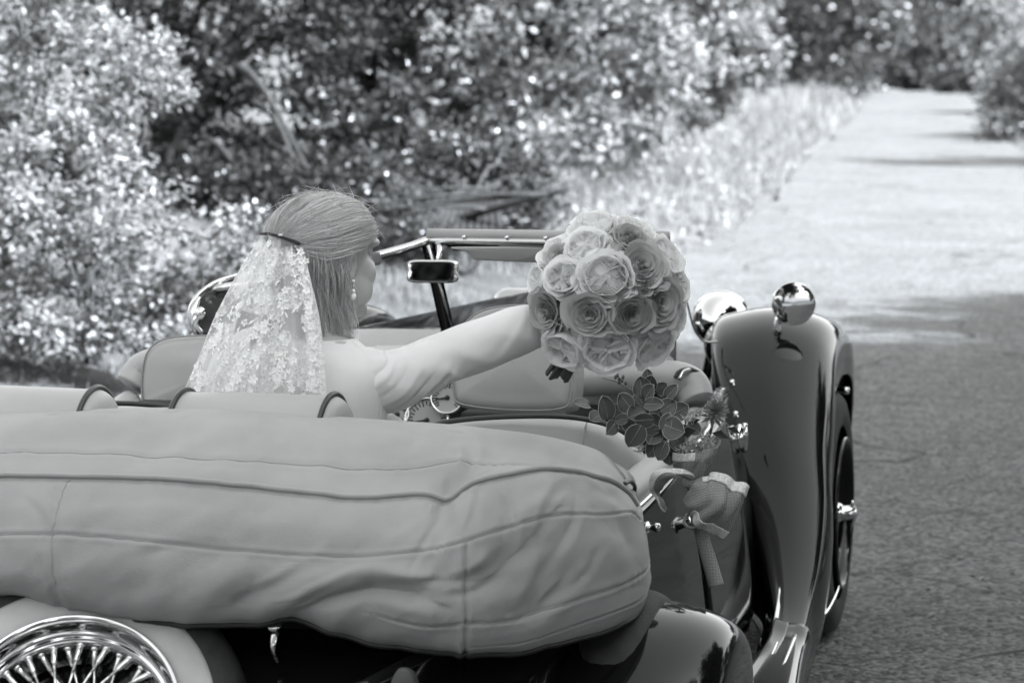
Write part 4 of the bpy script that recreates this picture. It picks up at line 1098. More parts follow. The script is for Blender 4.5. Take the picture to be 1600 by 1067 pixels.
# the bouquet's stems and the hand that grips them
BC = at(950, 464, y=-1.10); BR = .150
STEM0, STEM1 = BC + np.array([.0, .04, .0]), at(868, 588, y=-1.055)
sdir = unit(STEM1 - STEM0)
G0 = STEM0 + sdir * .105                                  # middle of the grip
adir = unit(G0 - WR); pn = unit(np.cross(sdir, adir)); 
if pn @ FW < 0: pn = -pn                                   # palm lies on the far side of the stems
palm = G0 + pn * .026 - adir * .01
across = unit(sdir - adir * (sdir @ adir))
B.append(tube([WR, WR * .5 + palm * .5 + pn * .002, palm], [.026, .027, .026], 16, 10, flat=.8))
B.append(ell(palm, (.040, .040, .016), 20, 12, .8, np.stack([adir, across, np.cross(adir, across)], 1)))
for k, (off, L) in enumerate([(-.030, .92), (-.010, 1.0), (.010, .96), (.029, .80)]):
    b0 = palm + adir * .024 + across * off
    p1 = b0 + (adir * .026 - pn * .006) * L; p2 = p1 + (adir * .008 - pn * .024) * L; p3 = p2 + (-adir * .014 - pn * .016) * L; p4 = p3 + (-adir * .018 + pn * .002) * L
    B.append(tube([b0, p1, p2, p3, p4], [.0095, .0092, .0086, .008, .0062], 12, 22)); B.append(ell(p4, (.0062,) * 3, 10, 8))
t0 = palm - adir * .020 - across * .030
tp = [t0, t0 - across * .012 - pn * .018, t0 + adir * .012 - across * .008 - pn * .044, t0 + adir * .034 + across * .002 - pn * .050]
B.append(tube(tp, [.013, .0115, .0105, .0075], 12, 18)); B.append(ell(tp[-1], (.0075,) * 3, 10, 8))
SKIN = M('skin', .42, .45, spec=.4, var=.05, vscale=30, bump=.08, bscale=300)
SKIN.node_tree.nodes['Principled BSDF'].inputs['Subsurface Weight'].default_value = .15
SKIN.node_tree.nodes['Principled BSDF'].inputs['Subsurface Radius'].default_value = (.008, .006, .005)
skin = mk('body', join(*B), SKIN, bride)
rmod = skin.modifiers.new('fuse', 'REMESH'); rmod.mode = 'VOXEL'; rmod.voxel_size = .0034; rmod.use_smooth_shade = True
smod = skin.modifiers.new('relax', 'SMOOTH'); smod.factor = .5; smod.iterations = 7
for sg in (1, -1):
    mk('eye', ell(hd(.074, sg * .030, .006), (.0125,) * 3, 16, 10), M('eye', .5, .1), bride)
    mk('eyebrow', tube([hd(.088, sg * .012, .026), hd(.088, sg * .03, .033), hd(.070, sg * .050, .028)], [.002, .0026, .0012], 6, 14), M('brow', .16, .8), bride)
    mk('eyelashes', tube([hd(.087, sg * .02, .008), hd(.085, sg * .034, .008), hd(.076, sg * .046, .006)], [.0008, .0016, .0012], 6, 10), M('lash', .03, .8), bride)
mk('lips', join(he(.0975, 0, -.0645, (.006, .019, .0040)), he(.0945, 0, -.0745, (.0065, .016, .0050))), M('lips', .22, .4), bride)

# ---- dress
CREPE = M('white_crepe', .66, .75, spec=.2, var=.03, vscale=20, bump=.15, bscale=600, bdist=.001, sheen=.2)
dress = bpy.data.objects.new('dress', None); COL.objects.link(dress); dress.parent = bride; BASE['dress'] = BASE[bride.name] * 1.0; BASE[dress.name] = BASE[bride.name]
def sleeve(C, Rd, nr=250, nc=80, folds=(), k=1.0):
    P = cr(C, nr); r = np.interp(np.linspace(0, 1, nr), np.linspace(0, 1, len(Rd)), Rd); r = np.convolve(np.pad(r, 12, 'edge'), np.ones(25) / 25, 'valid')
    T = unit(np.gradient(P, axis=0)); a = np.linspace(0, 2 * math.pi, nc, endpoint=False)
    rows = []
    for i in range(nr):
        u = unit(np.array([0, 0, 1.0]) - T[i] * T[i][2]); v = np.cross(T[i], u)      # u up, v towards/away
        s = i / (nr - 1); d = np.zeros(nc)
        for (s0, sl, wid, dep, a0, aw) in folds:
            da = (a - a0 + math.pi) % (2 * math.pi) - math.pi
            d += dep * np.exp(-((s - s0 - sl * da) / wid) ** 2) * np.exp(-(da / aw) ** 2)
        d += .0008 * np.sin(s * 40 + 3 * np.sin(a * 2)) 
        rows.append(P[i] + (r[i] + d)[:, None] * (np.cos(a)[:, None] * u + np.sin(a)[:, None] * v))
    return np.array(rows)
# angle 0 is up; find which sign of the angle faces the camera
Tm = unit(SC_[5] - SC_[4]); um = unit(np.array([0, 0, 1.0]) - Tm * Tm[2]); vm = np.cross(Tm, um)
sg_ = 1 if vm @ (CAM - SC_[4]) > 0 else -1
FO = []
rg = np.random.default_rng(5)
for s0, sl, wid, dep, a0, aw in [(.20, .10, .010, -.006, 1.3, .8), (.235, .10, .011, .006, 1.4, .8), (.275, .11, .010, -.005, 1.7, .7), (.31, .12, .012, .006, 1.9, .7), (.36, .13, .012, -.005, 2.2, .6),
                                 (.40, .12, .012, .007, 2.4, .6), (.44, .10, .011, -.006, 2.6, .5), (.475, .08, .014, .006, 2.6, .6), (.52, -.05, .014, -.004, 2.5, .5), (.56, -.08, .016, .004, 2.4, .6), (.66, -.10, .02, .003, 2.0, .6), (.74, .08, .018, -.003, 1.6, .6), (.82, .10, .018, .003, 1.2, .7), (.90, .06, .014, -.003, .6, .8), (.30, .2, .02, -.004, .2, .5)]:
    if s0 < .18: continue
    dep *= .42 if s0 < .34 else .6; wid *= 1.25
    s0 = .115 + s0 * .885
    FO.append((s0, sl * sg_ * -1, wid, dep, a0 * sg_, aw))
mk('sleeve', thick(np.concatenate([q := sleeve(SC_, SR_, folds=FO), q[:, :1]], 1)[:, ::-1], .003), CREPE, dress, loc=BASE[bride.name])
lp = np.array([TOR * [1, 1, 0] + [0, 0, 1.03] - tax * .08, SHL_, SHL_ + [-.055, .02, -.14], SHL_ + [-.025, .17, -.27], SHL_ + [.08, .25, -.325]])
mk('sleeve', thick(np.concatenate([q := sleeve(lp, [.07, .066, .053, .046, .038], 90, 48), q[:, :1]], 1)[:, ::-1], .003), CREPE, dress, loc=BASE[bride.name])
bod = []
for z, hw, hdp, ox, oy in [(.56, .20, .20, .03, .05), (.66, .195, .17, .03, .03), (.76, .150, .115, .01, 0), (.84, .148, .105, .005, 0), (.92, .158, .112, 0, 0), (.98, .165, .108, 0, 0), (1.025, .158, .092, 0, 0), (1.055, .125, .078, 0, 0), (1.075, .075, .066, .01, .01)]:
    c = TOR * [1, 1, 0] + tax * ox + TM[:, 1] * oy + [0, 0, z]
    row = []
    for a in np.linspace(0, 2 * math.pi, 49):
        w = 1 + .012 * math.sin(5 * a + z * 30) * (1.06 - z)
        row.append(c + tax * hw * w * math.cos(a) + TM[:, 1] * hdp * w * math.sin(a))
    bod.append(row)
mk('bodice', thick(patch(np.array(bod), 90, 97)[:, ::-1], .003), CREPE, dress, loc=BASE[bride.name])
mk('skirt', join(ell(at(582, 712, y=-1.30), (.075, .10, .085), 36, 20, .85), ell(TOR * [1, 1, 0] + [.04, .24, .66], (.20, .36, .12), 44, 22, .7), ell(TOR * [1, 1, 0] + [.05, .52, .50], (.19, .14, .20), 36, 20, .7)), CREPE, dress, loc=BASE[bride.name])

# ---- hair
HAIRM = leafmat('blonde_hair', .5, .97, trans=.3, rough=.36, spec=.6)
HA = (.119, .095, .092); HCn = np.array([-.010, 0, .022])
def scalp(v, k=1.0):
    v = unit(np.asarray(v, float)); return hd(*(HCn + v * HA * k))
cap = []
for i, t in enumerate(np.linspace(0, 1, 26)):
    row = []
    for ph in np.linspace(-math.pi, math.pi, 61):
        el_min = np.interp(abs(ph), [0, .5, .9, 1.3, 1.7, 2.2, math.pi], [.62, .50, .18, -.02, -.25, -.55, -.6])
        el = math.pi / 2 + (el_min - math.pi / 2) * t
        k = .955 - .03 * (t > .94)
        row.append(scalp((math.cos(el) * math.cos(ph), math.cos(el) * math.sin(ph), math.sin(el)), k))
    cap.append(row)
hair = mk('hair', thick(np.array(cap), .004), M('hair_base', .62, .5, var=.3, vscale=60), bride)
S = []
def slerp(a, b, t):
    a, b = unit(a), unit(b); w = math.acos(max(-1, min(1, a @ b))); s = math.sin(w) + 1e-9
    return (np.sin((1 - t) * w)[:, None] * a + np.sin(t * w)[:, None] * b) / s
rg = np.random.default_rng(17)
tt = np.linspace(0, 1, 15)
rs = lambda a, b: rg.uniform(a, b)
def strand(P, r): S.append(tube(P, [r, r, r * .8, r * .4], 3, caps=False))
for sgn in (1, -1):
    for _ in range(2100 if sgn > 0 else 700):
        q = rg.random()
        ph = sgn * rs(.0, 1.75) * 1.0
        elm = np.interp(abs(ph), [0, .5, .9, 1.3, 1.8], [.62, .50, .18, -.04, -.22])
        el = elm + (1.45 - elm) * rg.random() ** 1.5
        a = np.array([math.cos(el) * math.cos(ph), math.cos(el) * math.sin(ph), math.sin(el)])
        low = np.clip((1.2 - el) / 1.4, 0, 1)
        b = np.array([-.93, sgn * (.02 + .55 * low + rs(-.05, .05)), .20 - .28 * low + rs(-.04, .04)])
        mid = unit(unit(a) + unit(b) + np.array([0, sgn * .10, .05 - .30 * low]))
        k = rs(.955, 1.012)
        d = np.concatenate([slerp(a, mid, tt[::2]), slerp(mid, b, tt[::2])[1:]])
        d = cr(d, 18)
        lump = 1 + .016 * math.sin(ph * 13 + el * 5 + 2 * math.sin(el * 3)) 
        ks = k * lump * (1 - .02 * (np.linspace(0, 1, 18) < .08))
        P = np.array([scalp(v, kk) for v, kk in zip(d, ks)])
        P += rg.normal(0, .0006, 3)
        strand(P, rs(.00045, .0008))
# the loose lengths below the ribbon and behind the ear
for sgn in (1, -1):
    for _ in range(1500 if sgn > 0 else 500):
        ph = sgn * rs(1.62, 3.14)
        el = rs(-.35, .12)
        v = np.array([math.cos(el) * math.cos(ph), math.cos(el) * math.sin(ph), math.sin(el)])
        k = rs(.92, 1.0)
        p0 = scalp(v, k)
        f0, s0 = (p0 - O) @ HF / HS, (p0 - O) @ HR / HS
        wv = rs(-.012, .012); L = rs(.09, .15) + .07 * rg.random() ** 3 
        zz = (p0[2] - O[2]) / HS
        P = [p0]
        for j, h in enumerate(np.linspace(.12, 1, 9)):
            shr = 1 - .32 * min(1, h * 1.5) + .10 * max(0, h - .6)
            ff = f0 * shr + .012 * h - .01 + .022 * h ** 2 * (abs(ph) < 2.2); ss = s0 * shr + wv * math.sin(h * 7 + ph * 3)
            P.append(hd(ff, ss, zz - L * h))
        strand(cr(P, 15), rs(.00045, .0008))
for _ in range(170):                          # flyaways
    ph = rs(-math.pi, math.pi); el = rs(.5, 1.5)
    a = np.array([math.cos(el) * math.cos(ph), math.cos(el) * math.sin(ph), math.sin(el)]); b = unit(a + rg.normal(0, .45, 3) + [-.25, 0, 0])
    d = slerp(a, b, tt); P = np.array([scalp(v, 1.0 + h * t ** 1.3) for v, t, h in zip(d, tt, [rs(.03, .22)] * 15)])
    strand(P, .00035)
SV = np.concatenate([v for v, f in S]); so = np.cumsum([0] + [len(v) for v, f in S]); SF = np.concatenate([np.array(f) + o for (v, f), o in zip(S, so)])
mk('strands', (SV, SF), HAIRM, hair, kind='stuff')
# dark ribbon of the comb across the back of the head
cb = [scalp(v, 1.03) for v in [(-.80, -.55, .20), (-.95, -.25, .23), (-.97, .10, .20), (-.90, .40, .12), (-.82, .52, .06)]]
cbp = cr(cb, 30)
mk('hair_ribbon', tube(cbp, .0055, 8, flat=.5), M('black_velvet', .015, .8), hair)
# earring
e0 = hd(-.012, .084, -.044)
er = mk('earring', join(ell(e0, (.0035,) * 3, 12, 8), tube([e0, e0 - [0, 0, .016]], .0009, 6, 3), ell(e0 - [0, 0, .019], (.0038, .0038, .005), 12, 8), ell(e0 - [0, 0, .029], (.0055, .0055, .0075), 14, 10)), M('pearl', .75, .12, coat=.6), bride)

# ---- veil
VR = [(368, 410, 467, -1.418), (400, 391, 476, -1.436), (435, 371, 484, -1.450), (500, 337, 499, -1.470), (560, 312, 506, -1.482), (620, 284, 511, -1.489), (700, 262, 514, -1.492)]
vc = []
for py, l, r_, y in VR:
    vc.append([at(l + (r_ - l) * t + 0, py, y=y + .045 * max(0, 1 - 2.2 * t) ** 1.5 + .012 * max(0, 2 * t - 1) ** 2) for t in np.linspace(0, 1, 9)])
VP = patch(np.array(vc), 130, 200)
VN = normals(VP)
if VN[60, 100] @ (CAM - VP[60, 100]) < 0: VN = -VN
uu = np.linspace(0, 1, 200)[None, :]; tv = np.linspace(0, 1, 130)[:, None]
amp = .003 + .017 * tv ** .8
dsp = amp * (np.sin(uu * 27 + 1.2 * np.sin(tv * 3)) * .55 + .45 * np.sin(uu * 47 + 2 + tv * 2) + .35 * np.sin(uu * 11 + 4))
VP2 = VP + VN * dsp[..., None]
vm_ = bpy.data.materials.new('tulle_lace'); vm_.use_nodes = True
n = vm_.node_tree.nodes; l = vm_.node_tree.links; n.remove(n['Principled BSDF'])
tc = n.new('ShaderNodeTexCoord')
df = n.new('ShaderNodeBsdfDiffuse'); df.inputs[0].default_value = g(.92)
tl = n.new('ShaderNodeBsdfTranslucent'); tl.inputs[0].default_value = g(.7)
m1 = n.new('ShaderNodeMixShader'); m1.inputs[0].default_value = .25
tp_ = n.new('ShaderNodeBsdfTransparent')
m2 = n.new('ShaderNodeMixShader')
l.new(df.outputs[0], m1.inputs[1]); l.new(tl.outputs[0], m1.inputs[2]); l.new(tp_.outputs[0], m2.inputs[1]); l.new(m1.outputs[0], m2.inputs[2]); l.new(m2.outputs[0], n['Material Output'].inputs['Surface'])
nz = n.new('ShaderNodeTexNoise'); nz.inputs['Scale'].default_value = 22; nz.inputs['Detail'].default_value = 3
vo = n.new('ShaderNodeTexVoronoi'); vo.feature = 'DISTANCE_TO_EDGE'; vo.inputs['Scale'].default_value = 110
wn = n.new('ShaderNodeTexNoise'); wn.inputs['Scale'].default_value = 45
wm_ = n.new('ShaderNodeMixRGB'); wm_.blend_type = 'LINEAR_LIGHT'; wm_.inputs[0].default_value = .012
l.new(tc.outputs['Object'], wm_.inputs[1]); l.new(wn.outputs['Color'], wm_.inputs[2]); l.new(wm_.outputs[0], vo.inputs['Vector']); l.new(tc.outputs['Object'], nz.inputs['Vector']); l.new(tc.outputs['Object'], wn.inputs['Vector'])
ra = n.new('ShaderNodeValToRGB'); ra.color_ramp.elements[0].position = .44; ra.color_ramp.elements[1].position = .50
l.new(nz.outputs['Fac'], ra.inputs['Fac'])
rb = n.new('ShaderNodeValToRGB'); rb.color_ramp.elements[0].position = .10; rb.color_ramp.elements[0].color = (1, 1, 1, 1); rb.color_ramp.elements[1].position = .2; rb.color_ramp.elements[1].color = (.45, .45, .45, 1)
l.new(vo.outputs['Distance'], rb.inputs['Fac'])
mu = n.new('ShaderNodeMath'); mu.operation = 'MULTIPLY'; l.new(ra.outputs[0], mu.inputs[0]); l.new(rb.outputs[0], mu.inputs[1])
ma = n.new('ShaderNodeMath'); ma.operation = 'MULTIPLY_ADD'; ma.inputs[1].default_value = .42; ma.inputs[2].default_value = .52; l.new(mu.outputs[0], ma.inputs[0])
l.new(ma.outputs[0], m2.inputs[0])
veil = mk('veil', surf(VP2), vm_, bride)
mk('veil_edge', join(tube(VP2[:, 0], .0011, 6), tube(VP2[:, -1], .0011, 6)), M('veil_thread', .75, .7), veil)
mk('veil_gather', tube(VP2[1] + VN[1] * .002, [.0015, .003, .003, .0015], 10), M('veil_tulle', .75, .7), veil)
# lace sprays sewn on the tulle
LG = []
lr = np.random.default_rng(23)
def motif(i, j, sz, kind):
    i = int(np.clip(i, 2, 127)); j = int(np.clip(j, 2, 197))
    p = VP2[i, j] + VN[i, j] * .0022; nn = VN[i, j]; u = unit(np.cross(nn, [0, 0, 1])); v = np.cross(nn, u); a0 = lr.uniform(0, 6.3)
    if kind == 0:
        for k in range(5):
            a = a0 + k * 2 * math.pi / 5
            e = math.cos(a) * u + math.sin(a) * v; w = -math.sin(a) * u + math.cos(a) * v
            LG.append((np.array([p + e * sz * .15, p + e * sz * .5 + w * sz * .34 + nn * .001, p + e * sz * .95 + w * sz * .2 + nn * .0016, p + e * sz * .95 - w * sz * .2 + nn * .0016, p + e * sz * .5 - w * sz * .34 + nn * .001]), [(0, 1, 2, 3, 4)]))
        LG.append(ell(p + nn * .001, (sz * .16,) * 3, 6, 4))
    else:
        e = math.cos(a0) * u + math.sin(a0) * v; w = -math.sin(a0) * u + math.cos(a0) * v
        LG.append((np.array([p - e * sz * .8, p - e * sz * .1 + w * sz * .3 + nn * .0012, p + e * sz * .8, p - e * sz * .1 - w * sz * .3 + nn * .0012]), [(0, 1, 2, 3)]))
def spray(pts, cnt, spread, sz):
    P = cr(np.array(pts, float), 50)
    for _ in range(cnt):
        q = P[lr.integers(50)] + lr.normal(0, spread, 2)
        # photo pixel -> nearest place on the veil
        k = np.argmin((VPX - q[0]) ** 2 + (VPY - q[1]) ** 2)
        motif(k // 200, k % 200, sz * lr.uniform(.5, 1.7), int(lr.random() < .6))
rv = VP2 - CAM; zv = rv @ FW; VPX = 800 + FPX * (rv @ RT) / zv; VPY = 533.5 - FPX * (rv @ UP) / zv
spray([(340, 500), (350, 530), (332, 545)], 60, 7, .006); spray([(305, 570), (312, 595), (318, 606)], 34, 4, .006)
spray([(352, 500), (390, 470), (400, 520), (380, 560), (400, 600)], 130, 13, .006)
spray([(440, 470), (430, 520), (440, 570), (425, 610)], 150, 10, .006); spray([(465, 400), (470, 440), (480, 490), (490, 540), (495, 600)], 140, 7, .0055)
spray([(400, 400), (420, 430), (440, 400)], 60, 14, .005); spray([(360, 560), (370, 590), (350, 612)], 40, 9, .005); spray([(480, 590), (470, 610)], 40, 8, .006)
mk('lace_motifs', join(*LG), M('lace_thread', .9, .7), veil, smooth=False, kind='stuff')
# ================================================================ the bouquet in her hand
bq = empty('bouquet', tuple(STEM1), 'round bridal bouquet of white and grey roses held out by the bride', 'bouquet')
def petal_geo(Rr, H, w, curl, droop, seed, nr=9, nc=9, cup=.55, tilt=0.0):
    r_ = np.random.default_rng(seed)
    P = np.zeros((nr, nc, 3)); ph = r_.uniform(0, 6)
    for i, t in enumerate(np.linspace(0, 1, nr)):
        for j, s in enumerate(np.linspace(-1, 1, nc)):
            wd = w * (.45 + .55 * math.sin(min(1, t * 1.25) * math.pi / 2))
            h = t * (1 - .16 * abs(s) ** 3)
            rad = Rr * (.25 + .75 * h ** cup) + curl * max(0, h - .55) ** 2 * 4 + .045 * Rr * math.sin(s * 4.3 + ph) * h + .02 * Rr * math.sin(s * 9 + 2 * ph) * h
            a = s * wd
            z = H * h - droop * max(0, h - .6) ** 2 * 5 + .06 * H * math.sin(s * 3.7 + ph * 2) * h * h
            P[i, j] = (rad * math.cos(a), rad * math.sin(a), z)
    return surf(P)
def rotz(geo, a, dz=0, k=1.0):
    V, F = geo; c, s = math.cos(a), math.sin(a)
    V = np.asarray(V) @ np.array([[c, s, 0], [-s, c, 0], [0, 0, 1]]) * k
    return V + [0, 0, dz], F
WROSE = leafmat('white_petals', .88, .96, trans=.45, rough=.6, spec=.2)
MROSE = leafmat('grey_mauve_petals', .34, .56, trans=.25, rough=.6, spec=.2)
DROSE = leafmat('deep_mauve_petals', .24, .42, trans=.2, rough=.6, spec=.2)
GRN = leafmat('bouquet_leaves', .04, .10, trans=.2, rough=.4)
def center_spiral(seed):
    G = []
    for k in range(24):
        f = (k + 1) / 24
        G.append(rotz(petal_geo(.07 + .68 * f, .64 - .14 * f, 1.3 - .45 * f, .04 + .09 * f, .03 + .07 * f, seed + k, 7, 8, cup=.28 + .12 * f), k * 2.4, .10 - .02 * f))
    G.append(ell((0, 0, .10), (.50, .50, .30), 14, 8))
    return join(*G)
def center_quarter(seed):
    """a garden rose: folded inner petals lying in quarters inside a cup"""
    G = []
    r_ = np.random.default_rng(seed)
    nq = 4 + seed % 2
    off = r_.uniform(0, 6)
    for q in range(nq):
        th = off + q * 2 * math.pi / nq + r_.normal(0, .22)
        for m in range(6):                       # nested folds, their apex towards the heart
            rin = .56 - (.085 + .012 * (q % 2)) * m + r_.normal(0, .02); half = math.pi / nq * (.16 + .17 * m) * r_.uniform(.85, 1.15)
            P = np.zeros((4, 11, 3)); w1 = r_.uniform(0, 6)
            for i, t in enumerate(np.linspace(0, 1, 4)):
                for j, ss in enumerate(np.linspace(-1, 1, 11)):
                    rr = rin + (.66 - rin) * abs(ss) ** 1.5 + .02 * math.sin(4 * ss + w1) + .03 * t
                    aa = th + ss * half
                    P[i, j] = (rr * math.cos(aa), rr * math.sin(aa), .16 + t * (.34 - .10 * rr + .05 * math.sin(5 * ss + w1)))
            G.append(surf(P))
    for k in range(7): G.append(rotz(petal_geo(.06 + .12 * k / 7, .42, 1.2, .03, .02, seed + 50 + k, 5, 6, cup=.35), k * 2.4, .04))
    G.append(ell((0, 0, .10), (.66, .66, .20), 16, 8))
    for k in range(9):
        G.append(rotz(petal_geo(.74, .62, .85, -.03, .02, seed + 100 + k, 7, 8, cup=.24), k * 2.4, 0))
    return join(*G)
L0 = np.zeros(3)
def proto(name, geo, mat):
    V, F = geo; me = bpy.data.meshes.new(name); me.from_pydata([tuple(v) for v in V], [], [tuple(f) for f in F]); me.polygons.foreach_set('use_smooth', [True] * len(me.polygons)); me.materials.append(mat); return me
CEN = {'w': [proto('garden_rose_heart', center_quarter(300 + i), WROSE) for i in range(3)], 'm': [proto('rose_heart', center_spiral(500 + i * 40), MROSE) for i in range(2)], 'd': [proto('rose_heart', center_spiral(700), DROSE)]}
PET = {}
for kk, mat in (('w', WROSE), ('m', MROSE), ('d', DROSE)):
    PET[kk] = [proto('petal', petal_geo(.88, .60, .72, .06 if kk == 'w' else .14, .06 if kk == 'w' else .12, 900 + i, 10, 10, cup=.34), mat) for i in range(3)] + [proto('petal', petal_geo(1.0, .46, .74, .14 if kk == 'w' else .24, .14 if kk == 'w' else .22, 920 + i, 10, 10, cup=.42), mat) for i in range(3)]
def rose(kind, c, axis, rad, seed):
    r_ = np.random.default_rng(seed)
    o = bpy.data.objects.new('rose', CEN[kind][seed % len(CEN[kind])]); COL.objects.link(o); o.parent = bq
    u, v, d = frame(axis)
    sp = r_.uniform(0, 6.3)
    u, v = math.cos(sp) * u + math.sin(sp) * v, -math.sin(sp) * u + math.cos(sp) * v
    Rm = Matrix(np.stack([u, v, d], 1).tolist())
    o.rotation_euler = Rm.to_euler(); o.scale = (rad * r_.uniform(.94, 1.08), rad * r_.uniform(.94, 1.08), rad * r_.uniform(.8, 1.2))
    o.location = np.asarray(c) - np.asarray(d) * rad * .45 - BASE[bq.name]
    for k in range(11):
        p = bpy.data.objects.new('petal', PET[kind][(k + seed) % 3 + (3 if k > 5 else 0)]); COL.objects.link(p); p.parent = o
        p.rotation_euler = (r_.normal(0, .09), r_.normal(0, .09), k * 2.399 + r_.normal(0, .1)); p.location = (0, 0, -.06 - .012 * k)
        s = r_.uniform(.94, 1.08); p.scale = (s, s, s * r_.uniform(.9, 1.1))
    return o
BF = unit(-FW + np.array([.0, 0, .12]))
RL = [('w', 909, 380, 35), ('w', 876, 433, 31), ('w', 943, 431, 40), ('w', 925, 347, 40), ('w', 992, 350, 36), ('w', 1044, 397, 37), ('w', 1066, 446, 30), ('w', 852, 384, 28), ('w', 833, 436, 26),
      ('w', 878, 545, 39), ('w', 948, 548, 43), ('w', 1024, 545, 41), ('w', 1068, 505, 30), ('m', 1001, 412, 37), ('m', 985, 368, 27), ('m', 1033, 474, 40), ('d', 984, 493, 33), ('m', 917, 492, 35), ('m', 846, 487, 36), ('m', 866, 396, 22), ('d', 1005, 445, 20)]
BRP = BR * FPX / ((BC - CAM) @ FW)
for i, (kd, px, py, rp) in enumerate(RL):
    dx, dy = (px - 950) / BRP, (py - 462) / BRP
    h2 = dx * dx + dy * dy
    if h2 > .92: dx, dy = dx * math.sqrt(.92 / h2), dy * math.sqrt(.92 / h2); h2 = .92
    nrm = dx * RT - dy * UP - math.sqrt(1 - h2) * FW
    c = BC + nrm * BR * .97
    rose(kd, c, unit(nrm * .85 - FW * .25), rp * 1.10 / BRP * BR, i)
for i in range(9):
    a = i / 9 * 2 * math.pi
    nrm = unit(math.cos(a) * RT + math.sin(a) * UP + FW * (.35 if i % 2 else .6))
    if nrm @ sdir > .55: continue
    rose('w' if i % 3 else 'm', BC + nrm * BR * .85, nrm, .045, 60 + i)
mk('filler_leaves', leaf_mesh(*(lambda D: (BC + D * BR * .55, D, unit(np.cross(D, [0, .3, 1])), np.full(len(D), .042), np.full(len(D), .026)))(unit(np.random.default_rng(3).normal(size=(420, 3))))), GRN, bq, smooth=False, kind='stuff')
SG = np.random.default_rng(31)
u, v, d = frame(sdir)
for k in range(17):
    a = SG.uniform(0, 6.3); r = .019 * math.sqrt(SG.random())
    off = (math.cos(a) * u + math.sin(a) * v)
    e = STEM1 + off * r * 1.35 + sdir * SG.uniform(-.016, .008)
    mk('stem', tube([BC - sdir * .02 + off * .05, BC + sdir * .07 + off * r, e], [.0032, .0036, .0036], 7, 12), M('stem_green', .07, .6) if k == 0 else bpy.data.materials['stem_green'], bq)

# ================================================================ the posy tied to the door handle
pz = empty('posy', tuple(at(1090, 800, y=-.60)), 'posy of eucalyptus and a thistle tied to the door handle with burlap ribbon', 'posy')
YP = -.86
EUC = leafmat('eucalyptus_leaves', .10, .19, trans=.12, rough=.5, spec=.35)
EDGE = M('leaf_edge', .55, .6)
def disc_leaf(L, W, seed):
    P = np.zeros((9, 9, 3)); r_ = np.random.default_rng(seed)
    for i, t in enumerate(np.linspace(0.0, 1, 9)):
        hw = W / 2 * math.sin(math.pi * (.06 + .94 * t) ** .85) ** .62 if t < 1 else .0008
        for j, s in enumerate(np.linspace(-1, 1, 9)):
            P[i, j] = (s * hw, L * t, .10 * W * (abs(s) ** 1.6) - .05 * L * (t - .5) ** 2 * 4 + .012 * W * math.sin(7 * t + s * 3))
    return P
LM = []
for i in range(4):
    P = disc_leaf(1, [.92, .8, .72, .98][i], i)
    g_ = thick(P, .012)
    me = proto('leaf', g_, EUC)
    rim = np.concatenate([P[:, 0], P[::-1, -1]])
    me2 = proto('leaf_rim', join(tube(rim, .012, 5), tube(P[:, 4] + [0, 0, .012], [.012, .004], 5)), EDGE)
    LM.append((me, me2))
lrg = np.random.default_rng(77)
def euc(px, py, rp, ang, y, k=None, tilt=None):
    """leaf centred at the pixel, its base pointing to angle ang (degrees, 0 = right, 90 = up)"""
    me, me2 = LM[k if k is not None else lrg.integers(4)]
    s = 2 * rp / (FPX / ((at(px, py, y=y) - CAM) @ FW))
    a = R(ang)
    t = tilt if tilt is not None else lrg.normal(0, .45, 2)
    ydir = -(math.cos(a) * RT + math.sin(a) * UP) + FW * t[0]; ydir = unit(ydir)
    z = unit(-FW + unit(np.cross(FW, ydir)) * t[1] + np.array([0, 0, .25])); x = unit(np.cross(ydir, z)); z = np.cross(x, ydir)
    o = bpy.data.objects.new('leaf', me); COL.objects.link(o); o.parent = pz
    o.rotation_euler = Matrix(np.stack([x, ydir, z], 1).tolist()).to_euler(); o.scale = (s,) * 3
    c = at(px, py, y=y)
    o.location = c - ydir * s * .5 - BASE[pz.name]
    q = bpy.data.objects.new('leaf_rim', me2); COL.objects.link(q); q.parent = o
    return c - ydir * s * .5
CQ = lambda x, y: (880 + x / 2.884, 560 + y / 2.884)
ST = {}
EL = [(83, 205, 14, -10, 0), (147, 266, 13, 30, 0), (190, 222, 20, -75, .0), (215, 316, 15, 50, 0), (262, 275, 13, 10, .01), (283, 195, 17, -50, .01), (322, 350, 21, 60, -.02), (352, 128, 17, -80, .01), (392, 110, 15, -100, .02),
      (387, 152, 17, -120, -.01), (410, 206, 16, 180, -.02), (440, 132, 12, -140, .03), (488, 150, 15, -130, .02), (472, 218, 16, -150, .01), (330, 250, 17, 20, .0), (362, 275, 17, 0, -.01), (392, 292, 18, -20, .01), (402, 352, 17, 60, .01),
      (466, 286, 16, -110, -.03), (502, 316, 19, 160, -.04), (522, 236, 17, -150, .03), (445, 415, 17, 70, .01), (402, 408, 15, 60, .02), (520, 380, 17, 120, .02), (300, 300, 14, 0, .03), (440, 340, 18, 60, .03), (350, 190, 16, -60, .04),
      (430, 250, 16, -100, .04), (250, 235, 13, -30, .03), (480, 440, 15, 90, .03), (540, 330, 15, 150, .03), (590, 318, 13, 150, .0), (380, 80, 12, -90, .05), (470, 175, 13, -120, .05)]
tip = at(*CQ(560, 470), y=YP)
STM = []
for cx, cy, rp, ang, dy in EL:
    px, py = CQ(cx, cy)
    b = euc(px, py, rp, ang, YP - .02 + dy)
    STM.append((b, (cx, cy)))
EM = M('posy_stem', .09, .6)
